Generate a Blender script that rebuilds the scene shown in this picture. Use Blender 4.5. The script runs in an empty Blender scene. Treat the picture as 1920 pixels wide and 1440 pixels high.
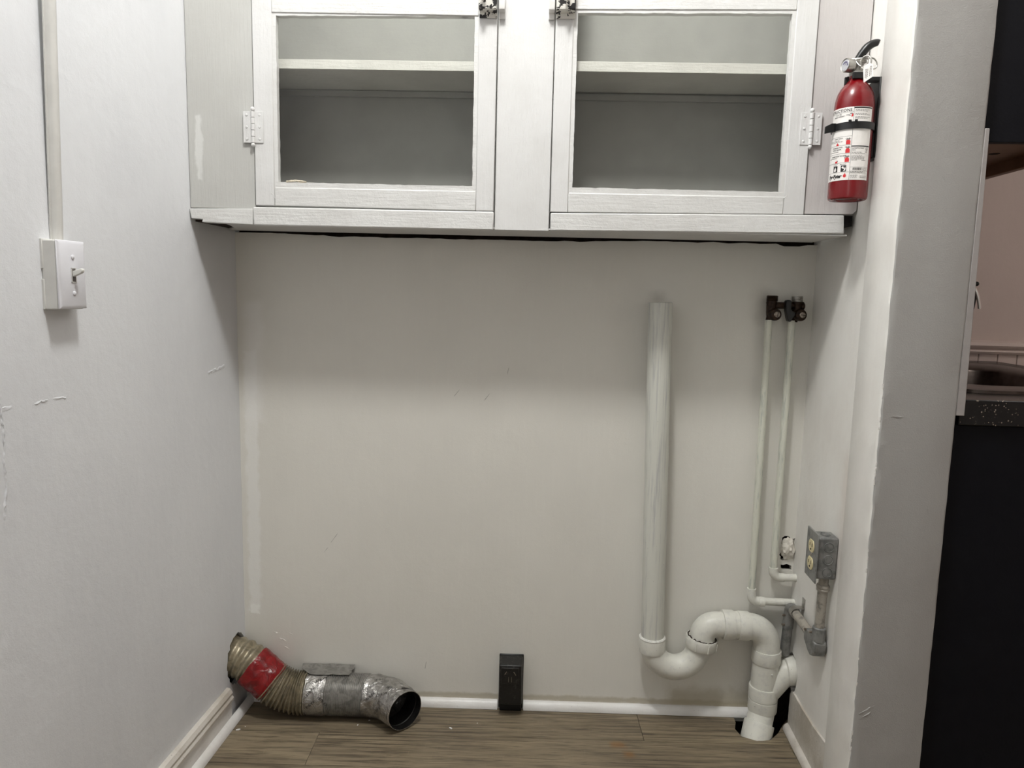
import bpy, bmesh, math, random
from mathutils import Vector, Matrix, noise
from mathutils.geometry import tessellate_polygon

S = bpy.context.scene
COL = S.collection
random.seed(7)

# ------------------------------------------------------------------ camera
cd = bpy.data.cameras.new('camera')
cd.sensor_width = 36.0
cd.lens = 1350 / 1920 * 36
cd.clip_start = 0.05
cam = bpy.data.objects.new('camera', cd)
COL.objects.link(cam)
R = Matrix(((0.99715, -0.03191, 0.06835), (0.07183, 0.12513, -0.98954), (0.02302, 0.99163, 0.12706)))
cam.matrix_world = Matrix.Translation((0, 0, 1.15)) @ R.to_4x4()
S.camera = cam

# ------------------------------------------------------------------ world, lamps, exposure
w = bpy.data.worlds.new('world')
S.world = w
w.use_nodes = True
w.node_tree.nodes['Background'].inputs[0].default_value = (0.9, 0.93, 1.0, 1)
w.node_tree.nodes['Background'].inputs[1].default_value = 0.02


def lamp(name, kind, loc, energy, col, **kw):
    l = bpy.data.lights.new(name, kind)
    l.energy = energy
    l.color = col
    for k, x in kw.items():
        setattr(l, k, x)
    o = bpy.data.objects.new(name, l)
    COL.objects.link(o)
    o.location = loc
    return o


lamp('ceiling_lamp', 'POINT', (-0.14, 0.86, 2.68), 79.0, (1.0, 0.998, 0.975), shadow_soft_size=0.105)
lamp('rear_fill', 'POINT', (-0.3, -1.2, 1.45), 5.5, (1.0, 0.99, 0.97), shadow_soft_size=0.3)  # soft fill light added behind the camera, not a known lamp
lamp('kitchen_fill', 'AREA', (1.8, 1.0, 3.0), 11.5, (1.0, 0.97, 0.93), shape='RECTANGLE', size=0.8, size_y=0.5)  # unseen area light added to brighten the kitchen wall
S.view_settings.view_transform = 'Standard'
S.view_settings.look = 'None'
S.view_settings.gamma = 1.0
S.view_settings.use_curve_mapping = False
S.view_settings.exposure = 0.0


# ------------------------------------------------------------------ materials
def lin(c):
    return tuple((x / 12.92 if x <= 0.04045 else ((x + 0.055) / 1.055) ** 2.4) for x in c) + (1.0,)


class NT:
    def __init__(self, name):
        self.m = bpy.data.materials.new(name)
        self.m.use_nodes = True
        self.t = self.m.node_tree
        self.b = self.t.nodes['Principled BSDF']
        self.geo = self.t.nodes.new('ShaderNodeNewGeometry')
        self.pos = self.geo.outputs['Position']

    def n(self, kind, **kw):
        x = self.t.nodes.new(kind)
        for k, v in kw.items():
            setattr(x, k, v)
        return x

    def link(self, a, b):
        self.t.links.new(a, b)

    def scaled(self, vec, rot=0.0):
        mp = self.n('ShaderNodeMapping')
        mp.inputs['Scale'].default_value = vec
        src = self.pos
        if rot:
            r0 = self.n('ShaderNodeMapping')
            r0.inputs['Rotation'].default_value = (0, 0, rot)
            self.link(src, r0.inputs[0])
            src = r0.outputs[0]
        self.link(src, mp.inputs[0])
        return mp.outputs[0]

    def noise(self, vec, detail=3.0, rough=0.55, dist=0.0, rot=0.0):
        x = self.n('ShaderNodeTexNoise')
        self.link(self.scaled(vec, rot), x.inputs['Vector'])
        x.inputs['Scale'].default_value = 1.0
        x.inputs['Detail'].default_value = detail
        x.inputs['Roughness'].default_value = rough
        x.inputs['Distortion'].default_value = dist
        return x.outputs['Fac']

    def math(self, op, a, b=None, clamp=False):
        x = self.n('ShaderNodeMath', operation=op)
        x.use_clamp = clamp
        for i, q in enumerate((a, b)):
            if q is None:
                continue
            if isinstance(q, (int, float)):
                x.inputs[i].default_value = q
            else:
                self.link(q, x.inputs[i])
        return x.outputs[0]

    def step(self, val, lo, hi):
        x = self.n('ShaderNodeMapRange', interpolation_type='SMOOTHSTEP')
        self.link(val, x.inputs[0])
        x.inputs[1].default_value = lo
        x.inputs[2].default_value = hi
        return x.outputs[0]

    def box(self, c, h, soft, wob=0.0, wscale=30.0):
        """soft-edged box mask in world space with a ragged outline"""
        sp = self.n('ShaderNodeSeparateXYZ')
        self.link(self.pos, sp.inputs[0])
        out = None
        nz = self.noise((wscale,) * 3, 3.0) if wob else None
        for i in range(3):
            if h[i] is None:
                continue
            d = self.math('ABSOLUTE', self.math('SUBTRACT', sp.outputs[i], c[i]))
            if wob:
                d = self.math('ADD', d, self.math('MULTIPLY', self.math('SUBTRACT', nz, 0.5), wob))
            k = self.step(d, h[i] + soft / 2, h[i] - soft / 2)
            out = k if out is None else self.math('MULTIPLY', out, k)
        return out

    def mix(self, fac, a, b):
        x = self.n('ShaderNodeMix', data_type='RGBA')
        if isinstance(fac, (int, float)):
            x.inputs[0].default_value = fac
        else:
            self.link(fac, x.inputs[0])
        for i, q in ((6, a), (7, b)):
            if isinstance(q, tuple):
                x.inputs[i].default_value = q
            else:
                self.link(q, x.inputs[i])
        return x.outputs[2]

    def bump(self, layers):
        """layers: (height socket, strength, distance)"""
        prev = None
        for hgt, st, dist in layers:
            x = self.n('ShaderNodeBump')
            x.inputs['Strength'].default_value = st
            x.inputs['Distance'].default_value = dist
            self.link(hgt, x.inputs['Height'])
            if prev:
                self.link(prev, x.inputs['Normal'])
            prev = x.outputs[0]
        self.link(prev, self.b.inputs['Normal'])

    def done(self, color, rough=0.5, metal=0.0, spec=0.5):
        if isinstance(color, tuple):
            self.b.inputs['Base Color'].default_value = color
        else:
            self.link(color, self.b.inputs['Base Color'])
        if isinstance(rough, (int, float)):
            self.b.inputs['Roughness'].default_value = rough
        else:
            self.link(rough, self.b.inputs['Roughness'])
        if isinstance(metal, (int, float)):
            self.b.inputs['Metallic'].default_value = metal
        else:
            self.link(metal, self.b.inputs['Metallic'])
        self.b.inputs['Specular IOR Level'].default_value = spec
        return self.m


def plain(name, c, rough=0.5, metal=0.0, spec=0.5, var=0.06, vs=40.0, bump=0.0, bs=200.0):
    t = NT(name)
    a = lin(c)
    b = lin(tuple(max(0.0, x - var) for x in c))
    col = t.mix(t.step(t.noise((vs,) * 3), 0.35, 0.7), a, b)
    if bump:
        t.bump([(t.noise((bs,) * 3), bump, 0.002)])
    return t.done(col, rough, metal, spec)


def wallpaint(name, c, c2, rough=0.45, peel=0.25, lump=0.3, streak=(90, 90, 9), patches=(), spec=0.4, mott=3.5):
    t = NT(name)
    col = t.mix(t.step(t.noise((mott, mott, mott * 0.6), 4.0, 0.6), 0.35, 0.72), lin(c), lin(c2))
    st = t.noise(streak, 3.0)
    col = t.mix(t.math('MULTIPLY', t.step(st, 0.5, 0.75), 0.07), col, lin(tuple(min(1, x + 0.05) for x in c)))
    for (pc, cen, half, soft, wob, ws, amt) in patches:
        k = t.math('MULTIPLY', t.box(cen, half, soft, wob, ws), amt)
        col = t.mix(k, col, lin(pc))
    t.bump([(t.noise((420, 420, 420), 2.0), peel, 0.0012), (t.noise((34, 34, 34), 4.0), lump, 0.004), (st, 0.05, 0.002)])
    return t.done(col, rough, 0.0, spec)


def oldwood_paint(name, c, c2, grain, rough=0.38, flake=0.35, dirt=0.0, patches=(), gb=0.35):
    """brush-painted wood: grain vector = stretched brush direction"""
    t = NT(name)
    g = t.noise(grain, 4.0, 0.6)
    col = t.mix(t.step(t.noise((9, 9, 9), 4.0), 0.38, 0.7), lin(c), lin(c2))
    if dirt:
        sp = t.noise((160, 160, 160), 2.0)
        col = t.mix(t.math('MULTIPLY', t.step(sp, 0.70, 0.78), dirt), col, lin((0.35, 0.32, 0.27)))
    for (pc, cen, half, soft, wob, ws, amt) in patches:
        col = t.mix(t.math('MULTIPLY', t.box(cen, half, soft, wob, ws), amt), col, lin(pc))
    t.bump([(g, gb, 0.0022), (t.noise((60, 60, 60), 5.0, 0.65), flake, 0.004)])
    return t.done(col, rough, 0.0, 0.45)


W = {}
W['left'] = wallpaint('left wall paint', (0.862, 0.868, 0.878), (0.838, 0.844, 0.856), 0.4, 0.22, 0.32, (50, 50, 5))
W['back'] = wallpaint('back wall paint', (0.885, 0.875, 0.845), (0.865, 0.855, 0.825), 0.42, 0.18, 0.16, (120, 120, 8), patches=(
    ((0.945, 0.945, 0.935), (-0.822, 0, 0.62), (0.016, None, 0.36), 0.012, 0.03, 25, 0.5),
    ((0.935, 0.93, 0.92), (-0.812, 0, 0.95), (0.022, None, 0.16), 0.03, 0.03, 18, 0.45),
    ((0.95, 0.95, 0.93), (-0.825, 0, 0.265), (0.012, None, 0.012), 0.003, 0.02, 60, 0.8),
    ((0.62, 0.58, 0.47), (0.45, 0, 0.04), (0.13, None, 0.03), 0.05, 0.04, 25, 0.55),
    ((0.66, 0.62, 0.52), (-0.1, 0, 0.03), (1.0, None, 0.008), 0.01, 0.015, 40, 0.6),
    ((0.50, 0.47, 0.42), (0.24, 0, 1.140), (0.02, None, 0.012), 0.04, 0.02, 30, 0.35),
    ((0.45, 0.42, 0.37), (0.515, 0, 1.125), (0.02, None, 0.04), 0.05, 0.03, 30, 0.3)))
W['right'] = wallpaint('right wall paint', (0.905, 0.897, 0.878), (0.875, 0.862, 0.84), 0.42, 0.2, 0.3, (70, 70, 7), patches=(
    ((0.80, 0.75, 0.71), (0, 1.6, 0.66), (None, 0.03, 0.14), 0.05, 0.06, 14, 0.45),
    ((0.85, 0.835, 0.82), (0, 1.5, 0.55), (None, 0.06, 0.3), 0.08, 0.08, 9, 0.4)), mott=9)
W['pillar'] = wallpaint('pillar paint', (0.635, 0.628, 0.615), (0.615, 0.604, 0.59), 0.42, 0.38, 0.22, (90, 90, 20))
W['ceil'] = wallpaint('ceiling paint', (0.86, 0.86, 0.85), (0.84, 0.84, 0.83))
W['kitchen'] = wallpaint('kitchen wall paint', (0.80, 0.73, 0.70), (0.78, 0.71, 0.68), 0.5, 0.15, 0.2)
W['cab'] = oldwood_paint('cabinet paint horizontal grain', (0.835, 0.833, 0.825), (0.812, 0.808, 0.798), (12, 200, 200))
W['cabv'] = oldwood_paint('cabinet paint vertical grain', (0.838, 0.836, 0.832), (0.817, 0.814, 0.808), (200, 200, 12), flake=0.25)
W['cabpaneldim'] = oldwood_paint('greyish cabinet panel paint with light falloff', (0.735, 0.733, 0.718), (0.72, 0.717, 0.702), (200, 200, 12), flake=0.15, patches=(((0.86, 0.86, 0.85), (-0.829, 0, 1.455), (0.007, None, 0.072), 0.006, 0.02, 30, 0.6),))  # greyish paint, darkened further to imitate light falling off to the left
W['cabpinkdim'] = oldwood_paint('pinkish cabinet panel paint with light falloff', (0.765, 0.748, 0.742), (0.745, 0.728, 0.722), (200, 200, 12), flake=0.2)  # pinkish tint, with light falloff to the right put into the colour
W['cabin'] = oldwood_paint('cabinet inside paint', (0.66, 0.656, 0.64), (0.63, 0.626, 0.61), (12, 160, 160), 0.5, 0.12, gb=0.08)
W['shelf'] = oldwood_paint('shelf edge paint', (0.88, 0.87, 0.85), (0.84, 0.83, 0.81), (14, 240, 240), 0.5, 0.3, 0.25)
W['trim'] = oldwood_paint('trim paint', (0.90, 0.895, 0.885), (0.86, 0.85, 0.835), (60, 60, 60), 0.35, 0.15, 0.25)
W['trimold'] = oldwood_paint('worn trim paint', (0.82, 0.80, 0.77), (0.70, 0.67, 0.62), (60, 20, 60), 0.4, 0.4, 0.6)
W['chip'] = plain('plaster chips', (0.90, 0.89, 0.88), 0.6, bump=0.5, bs=300)
W['peel'] = plain('peeled cream paint', (0.80, 0.765, 0.69), 0.6, var=0.1, vs=150)
W['dark'] = plain('dark cavity', (0.07, 0.055, 0.045), 0.9, var=0.03)  # near-black colour, stands in for hollows that get no light
W['lath'] = plain('old dark wood', (0.20, 0.14, 0.10), 0.9, var=0.09, vs=60, bump=0.6, bs=60)
W['black'] = plain('black plastic', (0.045, 0.045, 0.05), 0.35, var=0.01)
W['blackm'] = plain('black matte plastic', (0.05, 0.05, 0.052), 0.55, var=0.015)
W['label'] = plain('label paper', (0.90, 0.885, 0.87), 0.4, var=0.02)
W['ink'] = plain('label ink', (0.10, 0.09, 0.09), 0.5, var=0.0)
W['grayink'] = plain('grey label ink', (0.42, 0.40, 0.39), 0.5, var=0.0)
W['redink'] = plain('label red ink', (0.80, 0.16, 0.18), 0.45, var=0.02)
W['silver'] = plain('brushed silver', (0.72, 0.71, 0.69), 0.32, 0.9, var=0.06)
W['chrome'] = plain('chrome', (0.85, 0.84, 0.83), 0.12, 1.0, var=0.02)
W['steel'] = plain('sink steel', (0.36, 0.33, 0.315), 0.28, 1.0, var=0.05)
W['brass'] = plain('tarnished brass', (0.21, 0.145, 0.09), 0.5, 0.55, var=0.12, vs=120, bump=0.3, bs=400)
W['screw'] = plain('worn screw metal', (0.62, 0.58, 0.54), 0.4, 0.8, var=0.15, vs=300)
W['switch'] = plain('switch cover paint', (0.865, 0.865, 0.885), 0.28, var=0.015)
W['switchbox'] = plain('switch box paint', (0.83, 0.825, 0.81), 0.4, var=0.02)
W['racewaypaint'] = plain('raceway paint', (0.80, 0.795, 0.78), 0.35, var=0.02)
W['toggle'] = plain('toggle plastic', (0.86, 0.86, 0.84), 0.3, var=0.02)
W['ivory'] = plain('ivory receptacle', (0.84, 0.79, 0.62), 0.35, var=0.05)
W['navy'] = plain('navy cabinet paint', (0.030, 0.034, 0.062), 0.55, spec=0.2, var=0.01, bump=0.1)
W['woodpale'] = plain('birch cabinet wood', (0.60, 0.46, 0.36), 0.5, var=0.08, vs=12)
W['rimgrey'] = plain('worn grey plastic edge', (0.20, 0.19, 0.185), 0.4, var=0.1, vs=200)
W['fold'] = plain('crumpled paper', (0.86, 0.84, 0.80), 0.7, var=0.05, vs=90)
W['stripgray'] = plain('edge trim plastic', (0.62, 0.60, 0.59), 0.3, var=0.02)
W['gaugeface'] = plain('gauge face', (0.80, 0.80, 0.82), 0.2, 0.3, var=0.03)
W['purple'] = plain('gauge print', (0.42, 0.40, 0.52), 0.4, var=0.1, vs=300)


def red_enamel():
    t = NT('red enamel')
    m = t.done(lin((0.44, 0.015, 0.05)), 0.25, 0.0, 0.5)
    t.b.inputs['Coat Weight'].default_value = 0.15
    t.b.inputs['Coat Roughness'].default_value = 0.12
    return m


W['red'] = red_enamel()


def glass():
    m = bpy.data.materials.new('window glass')
    m.use_nodes = True
    t = m.node_tree
    t.nodes.remove(t.nodes['Principled BSDF'])
    tr = t.nodes.new('ShaderNodeBsdfTransparent')
    tr.inputs[0].default_value = (0.965, 0.97, 0.96, 1)
    gl = t.nodes.new('ShaderNodeBsdfGlossy')
    gl.inputs['Roughness'].default_value = 0.02
    fr = t.nodes.new('ShaderNodeFresnel')
    fr.inputs[0].default_value = 1.45
    mx = t.nodes.new('ShaderNodeMixShader')
    ge = t.nodes.new('ShaderNodeNewGeometry')
    iv = t.nodes.new('ShaderNodeMath')
    iv.operation = 'SUBTRACT'
    iv.inputs[0].default_value = 1.0
    mu = t.nodes.new('ShaderNodeMath')
    mu.operation = 'MULTIPLY'
    t.links.new(ge.outputs['Backfacing'], iv.inputs[1])
    t.links.new(iv.outputs[0], mu.inputs[0])
    t.links.new(fr.outputs[0], mu.inputs[1])
    t.links.new(mu.outputs[0], mx.inputs[0])
    t.links.new(tr.outputs[0], mx.inputs[1])
    t.links.new(gl.outputs[0], mx.inputs[2])
    t.links.new(mx.outputs[0], t.nodes['Material Output'].inputs[0])
    return m


W['glass'] = glass()


def pipe_paint(name, c, worn, amt, streak):
    t = NT(name)
    st = t.noise(streak, 5.0, 0.65)
    col = t.mix(t.math('MULTIPLY', t.step(st, 0.48, 0.68), amt), lin(c), lin(worn))
    sp = t.noise((230, 230, 230), 2.0)
    col = t.mix(t.math('MULTIPLY', t.step(sp, 0.73, 0.78), 0.7), col, lin((0.25, 0.24, 0.22)))
    t.bump([(st, 0.15, 0.001)])
    return t.done(col, 0.38, 0.0, 0.45)


W['pvc'] = pipe_paint('painted plastic pipe', (0.84, 0.835, 0.80), (0.77, 0.765, 0.745), 0.6, (60, 60, 60))
W['stand'] = pipe_paint('streaky painted standpipe', (0.82, 0.82, 0.785), (0.69, 0.69, 0.685), 0.8, (170, 170, 6))
W['copper'] = pipe_paint('painted copper pipe', (0.82, 0.82, 0.77), (0.66, 0.68, 0.65), 0.8, (140, 140, 14))
W['rim'] = plain('chalky pipe rim', (0.88, 0.875, 0.85), 0.6, var=0.1, vs=150, bump=0.6, bs=250)


def greymetal():
    t = NT('weathered grey steel')
    col = t.mix(t.step(t.noise((45, 45, 45), 5.0, 0.65), 0.40, 0.66), lin((0.54, 0.54, 0.53)), lin((0.42, 0.422, 0.418)))
    col = t.mix(t.math('MULTIPLY', t.step(t.noise((130, 130, 130), 3.0), 0.64, 0.74), 0.5), col, lin((0.62, 0.60, 0.56)))
    t.bump([(t.noise((160, 160, 160), 4.0), 0.25, 0.001)])
    return t.done(col, 0.5, 0.35, 0.4)


W['grey'] = greymetal()
W['condpipe'] = pipe_paint('half painted conduit', (0.62, 0.595, 0.555), (0.42, 0.41, 0.39), 0.85, (60, 60, 60))


def latchpaint():
    t = NT('chipped latch paint')
    k = t.step(t.noise((75, 75, 75), 3.0, 0.6), 0.53, 0.545)
    col = t.mix(k, lin((0.86, 0.85, 0.82)), lin((0.12, 0.11, 0.11)))
    t.bump([(k, -0.5, 0.001)])
    return t.done(col, 0.4, 0.0, 0.5)


W['latch'] = latchpaint()


def floorwood():
    t = NT('grey brown plank')
    oi = t.n('ShaderNodeObjectInfo')
    rnd = oi.outputs['Random']
    off = t.n('ShaderNodeCombineXYZ')
    t.link(t.math('MULTIPLY', rnd, 37.0), off.inputs[0])
    t.link(t.math('MULTIPLY', rnd, 11.0), off.inputs[1])
    ad = t.n('ShaderNodeVectorMath', operation='ADD')
    t.link(t.pos, ad.inputs[0])
    t.link(off.outputs[0], ad.inputs[1])
    keep = t.pos
    t.pos = ad.outputs[0]
    ang = -math.radians(3.6)
    big = t.noise((2.2, 22, 1), 5.0, 0.6, 0.9, rot=ang)
    fine = t.noise((14, 330, 1), 5.0, 0.6, 0.2, rot=ang)
    saw = t.noise((260, 30, 1), 2.0, rot=ang)
    cath = t.noise((2.5, 5, 1), 2.0, rot=ang)
    mid = t.noise((6, 90, 1), 4.0, 0.65, 0.4, rot=ang)
    wv = t.n('ShaderNodeTexWave', wave_type='BANDS', bands_direction='Y')
    t.link(t.scaled((0.9, 20, 1), ang), wv.inputs['Vector'])
    wv.inputs['Scale'].default_value = 1.0
    wv.inputs['Distortion'].default_value = 11.0
    wv.inputs['Detail'].default_value = 3.0
    wv.inputs['Detail Scale'].default_value = 0.9
    t.pos = keep
    c1, c2, c3 = lin((0.535, 0.485, 0.40)), lin((0.425, 0.38, 0.315)), lin((0.23, 0.20, 0.165))
    col = t.mix(t.step(big, 0.32, 0.70), c1, c2)
    col = t.mix(t.math('MULTIPLY', t.math('MULTIPLY', t.step(wv.outputs['Fac'], 0.6, 0.98), t.step(cath, 0.42, 0.6)), 0.6), col, c3)
    col = t.mix(t.math('MULTIPLY', t.step(mid, 0.48, 0.70), 0.68), col, c3)
    col = t.mix(t.math('MULTIPLY', t.step(fine, 0.50, 0.70), 0.62), col, c3)
    col = t.mix(t.math('MULTIPLY', t.step(saw, 0.6, 0.8), 0.14), col, lin((0.62, 0.56, 0.47)))
    tone = t.n('ShaderNodeHueSaturation')
    t.link(t.math('ADD', t.math('MULTIPLY', rnd, 0.25), 0.88), tone.inputs['Value'])
    t.link(col, tone.inputs['Color'])
    col = tone.outputs[0]
    for cen, half in (((0.175, 1.737, 0), (0.018, 0.012, None)), ((0.2, 1.70, 0), (0.012, 0.012, None))):
        col = t.mix(t.math('MULTIPLY', t.box(cen, half, 0.02, 0.015, 60), 0.55), col, lin((0.50, 0.34, 0.16)))
    t.bump([(fine, 0.25, 0.001)])
    return t.done(col, 0.5, 0.0, 0.35)


W['plank'] = floorwood()


def granite():
    t = NT('black speckled laminate')
    v = t.n('ShaderNodeTexVoronoi')
    t.link(t.scaled((190, 190, 190)), v.inputs['Vector'])
    v.inputs['Scale'].default_value = 1.0
    k = t.math('MULTIPLY', t.step(v.outputs['Distance'], 0.32, 0.18), t.step(t.noise((70, 70, 70), 2.0), 0.50, 0.6))
    col = t.mix(k, lin((0.055, 0.052, 0.055)), lin((0.55, 0.50, 0.44)))
    return t.done(col, 0.25)


W['granite'] = granite()


def foil(name, c, metal=0.9, rough=0.3, wr=0.6):
    t = NT(name)
    k = t.noise((45, 45, 45), 4.0, 0.6, 1.2)
    k2 = t.noise((130, 130, 130), 3.0, 0.6, 0.8)
    col = t.mix(t.step(k, 0.35, 0.7), lin(c), lin(tuple(x * 0.75 for x in c)))
    t.bump([(k, wr, 0.006), (k2, wr * 0.6, 0.002)])
    return t.done(col, rough, metal, 0.5)


W['tan'] = foil('dusty tan foil hose', (0.60, 0.56, 0.47), 0.35, 0.34, 0.35)
W['hose'] = foil('grey hose', (0.60, 0.59, 0.57), 0.45, 0.36, 0.05)
W['foil'] = foil('aluminium tape', (0.74, 0.73, 0.715), 0.85, 0.26, 0.75)
W['redtape'] = foil('red tape', (0.53, 0.015, 0.04), 0.0, 0.2, 0.45)
W['ductin'] = plain('duct inside', (0.16, 0.155, 0.15), 0.45, 0.6, var=0.05)


def sootblack():
    t = NT('dusty black plastic')
    k = t.step(t.noise((110, 110, 110), 5.0, 0.7), 0.52, 0.75)
    col = t.mix(t.math('MULTIPLY', k, 0.45), lin((0.06, 0.058, 0.056)), lin((0.42, 0.40, 0.38)))
    t.bump([(k, 0.2, 0.001)])
    return t.done(col, 0.42)


W['soot'] = sootblack()


# ------------------------------------------------------------------ mesh tools
class MB:
    def __init__(self):
        self.v, self.f = [], []

    def add(self, vs, fs):
        o = len(self.v)
        self.v += [Vector(x) for x in vs]
        self.f += [tuple(i + o for i in q) for q in fs]
        return self

    def box(self, a, b):
        (x0, y0, z0), (x1, y1, z1) = a, b
        return self.add([(x0, y0, z0), (x1, y0, z0), (x1, y1, z0), (x0, y1, z0), (x0, y0, z1), (x1, y0, z1), (x1, y1, z1), (x0, y1, z1)],
                        [(0, 3, 2, 1), (4, 5, 6, 7), (0, 1, 5, 4), (1, 2, 6, 5), (2, 3, 7, 6), (3, 0, 4, 7)])

    def prism(self, poly, f0, f1):
        n = len(poly)
        self.add([f0(p) for p in poly] + [f1(p) for p in poly],
                 [tuple(range(n)), tuple(range(2 * n - 1, n - 1, -1))] + [(i, (i + 1) % n, n + (i + 1) % n, n + i) for i in range(n)])
        return self

    def holed(self, loops, f0, f1):
        pts = [p for l in loops for p in l]
        tris = tessellate_polygon([[Vector((p[0], p[1], 0)) for p in l] for l in loops])
        n = len(pts)
        fs = [tuple(t) for t in tris] + [tuple(i + n for i in reversed(t)) for t in tris]
        o = 0
        for l in loops:
            m = len(l)
            fs += [(o + i, o + (i + 1) % m, n + o + (i + 1) % m, n + o + i) for i in range(m)]
            o += m
        return self.add([f0(p) for p in pts] + [f1(p) for p in pts], fs)

    def sweep(self, pts, rad, n=20, caps=True, squash=None):
        pts = [Vector(p) for p in pts]
        if not hasattr(rad, '__len__'):
            rad = [rad] * len(pts)
        tang = []
        for i in range(len(pts)):
            a, b = pts[max(0, i - 1)], pts[min(len(pts) - 1, i + 1)]
            d = b - a
            tang.append(d.normalized() if d.length > 1e-9 else (tang[-1] if tang else Vector((0, 0, 1))))
        up = Vector((0, 0, 1)) if abs(tang[0].z) < 0.9 else Vector((0, 1, 0))
        x = tang[0].cross(up).normalized()
        vs, fs = [], []
        for i, p in enumerate(pts):
            if i:
                q = tang[i - 1].rotation_difference(tang[i])
                x = (q @ x)
                x = (x - tang[i] * x.dot(tang[i])).normalized()
            y = tang[i].cross(x)
            for k in range(n):
                a = 2 * math.pi * k / n
                vs.append(p + x * math.cos(a) * rad[i] + y * math.sin(a) * rad[i] * (squash or 1))
        for i in range(len(pts) - 1):
            for k in range(n):
                fs.append((i * n + k, i * n + (k + 1) % n, (i + 1) * n + (k + 1) % n, (i + 1) * n + k))
        if caps:
            fs += [tuple(range(n - 1, -1, -1)), tuple(range((len(pts) - 1) * n, len(pts) * n))]
        return self.add(vs, fs)

    def lathe(self, prof, o=(0, 0, 0), axis=(0, 0, 1), n=32, caps=True):
        axis = Vector(axis).normalized()
        q = Vector((0, 0, 1)).rotation_difference(axis)
        o = Vector(o)
        vs, fs = [], []
        for r, z in prof:
            for k in range(n):
                a = 2 * math.pi * k / n
                vs.append(o + q @ Vector((r * math.cos(a), r * math.sin(a), z)))
        for i in range(len(prof) - 1):
            for k in range(n):
                fs.append((i * n + k, i * n + (k + 1) % n, (i + 1) * n + (k + 1) % n, (i + 1) * n + k))
        if caps:
            fs += [tuple(range(n - 1, -1, -1)), tuple(range((len(prof) - 1) * n, len(prof) * n))]
        return self.add(vs, fs)

    def xform(self, fn):
        self.v = [Vector(fn(p)) for p in self.v]
        return self


def fillet(pts, rads, seg=8):
    """polyline with rounded corners"""
    pts = [Vector(p) for p in pts]
    out = [pts[0]]
    for i in range(1, len(pts) - 1):
        p, a, b = pts[i], (pts[i - 1] - pts[i]).normalized(), (pts[i + 1] - pts[i]).normalized()
        ang = a.angle(b)
        r = rads[i - 1] if hasattr(rads, '__len__') else rads
        d = r / math.tan(ang / 2)
        d = min(d, (pts[i - 1] - p).length * 0.98, (pts[i + 1] - p).length * 0.98)
        r = d * math.tan(ang / 2)
        c = p + (a + b).normalized() * (r / math.sin(ang / 2))
        s, e = p + a * d - c, p + b * d - c
        w_ = s.angle(e)
        for k in range(seg + 1):
            u = k / seg
            out.append(c + (s * math.sin((1 - u) * w_) + e * math.sin(u * w_)) / math.sin(w_))
    out.append(pts[-1])
    return out


def catmull(pts, seg=8):
    pts = [Vector(p) for p in pts]
    P = [pts[0] * 2 - pts[1]] + pts + [pts[-1] * 2 - pts[-2]]
    out = []
    for i in range(1, len(P) - 2):
        a, b, c, d = P[i - 1], P[i], P[i + 1], P[i + 2]
        for k in range(seg):
            t = k / seg
            out.append(0.5 * ((2 * b) + (c - a) * t + (2 * a - 5 * b + 4 * c - d) * t * t + (3 * b - a - 3 * c + d) * t ** 3))
    out.append(pts[-1])
    return out


def resample(pts, step):
    out, acc = [pts[0].copy()], 0.0
    for a, b in zip(pts, pts[1:]):
        L = (b - a).length
        while acc + L >= step:
            t = (step - acc) / L
            a = a + (b - a) * t
            L = (b - a).length
            out.append(a.copy())
            acc = 0.0
        acc += L
    return out


BASE = {}


def mesh_of(name, mb, m, sharp=35):
    me = bpy.data.meshes.new(name)
    me.from_pydata([tuple(v) for v in mb.v], [], mb.f)
    bm = bmesh.new()
    bm.from_mesh(me)
    bmesh.ops.recalc_face_normals(bm, faces=bm.faces)
    bm.to_mesh(me)
    bm.free()
    me.materials.append(m)
    me.shade_smooth()
    me.set_sharp_from_angle(angle=math.radians(sharp))
    return me


def add_bevel(o, wd, seg=2):
    b = o.modifiers.new('bevel', 'BEVEL')
    b.width = wd
    b.segments = seg
    b.limit_method = 'ANGLE'
    b.angle_limit = math.radians(40)
    b.harden_normals = False


def part(name, mb, m, parent=None, bev=0, label=None, kind=None, sharp=35, seg=2):
    """one mesh object; coordinates are those of the frame its thing was built in"""
    shift = BASE.get(parent.name, Vector()) if parent else Vector()
    mb.v = [p - shift for p in mb.v]
    o = bpy.data.objects.new(name, mesh_of(name, mb, m, sharp))
    COL.objects.link(o)
    if parent:
        o.parent = parent
        BASE[o.name] = shift
    if bev:
        add_bevel(o, bev, seg)
    if label:
        o['label'] = label
    if kind:
        o['kind'] = kind
    return o


def thing(name, label, cat, base=(0, 0, 0), frame=None, group=None):
    o = bpy.data.objects.new(name, None)
    COL.objects.link(o)
    o.empty_display_size = 0.05
    base = Vector(base)
    if frame is None:
        o.location = base
    else:
        o.matrix_world = frame @ Matrix.Translation(base)
    BASE[o.name] = base
    o['label'] = label
    o['category'] = cat
    if group:
        o['group'] = group
    return o


def struct(name, mb, m, frame=None, label=None, bev=0):
    o = part(name, mb, m, None, bev)
    if frame is not None:
        o.matrix_world = frame
    o['kind'] = 'structure'
    if label:
        o['label'] = label
    BASE[o.name] = Vector()
    return o


def rag(loop, amp, seed, step=0.008):
    """subdivide a 2D loop and make its outline ragged"""
    out = []
    n = len(loop)
    for i in range(n):
        a, b = Vector(loop[i]), Vector(loop[(i + 1) % n])
        k = max(1, int((b - a).length / step))
        for j in range(k):
            p = a + (b - a) * (j / k)
            q = Vector((p.x * 90 + seed, p.y * 90, seed * 3.1))
            p = p + Vector((noise.noise(q), noise.noise(q + Vector((7, 3, 1))))) * amp
            out.append((p.x, p.y))
    return out


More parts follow.
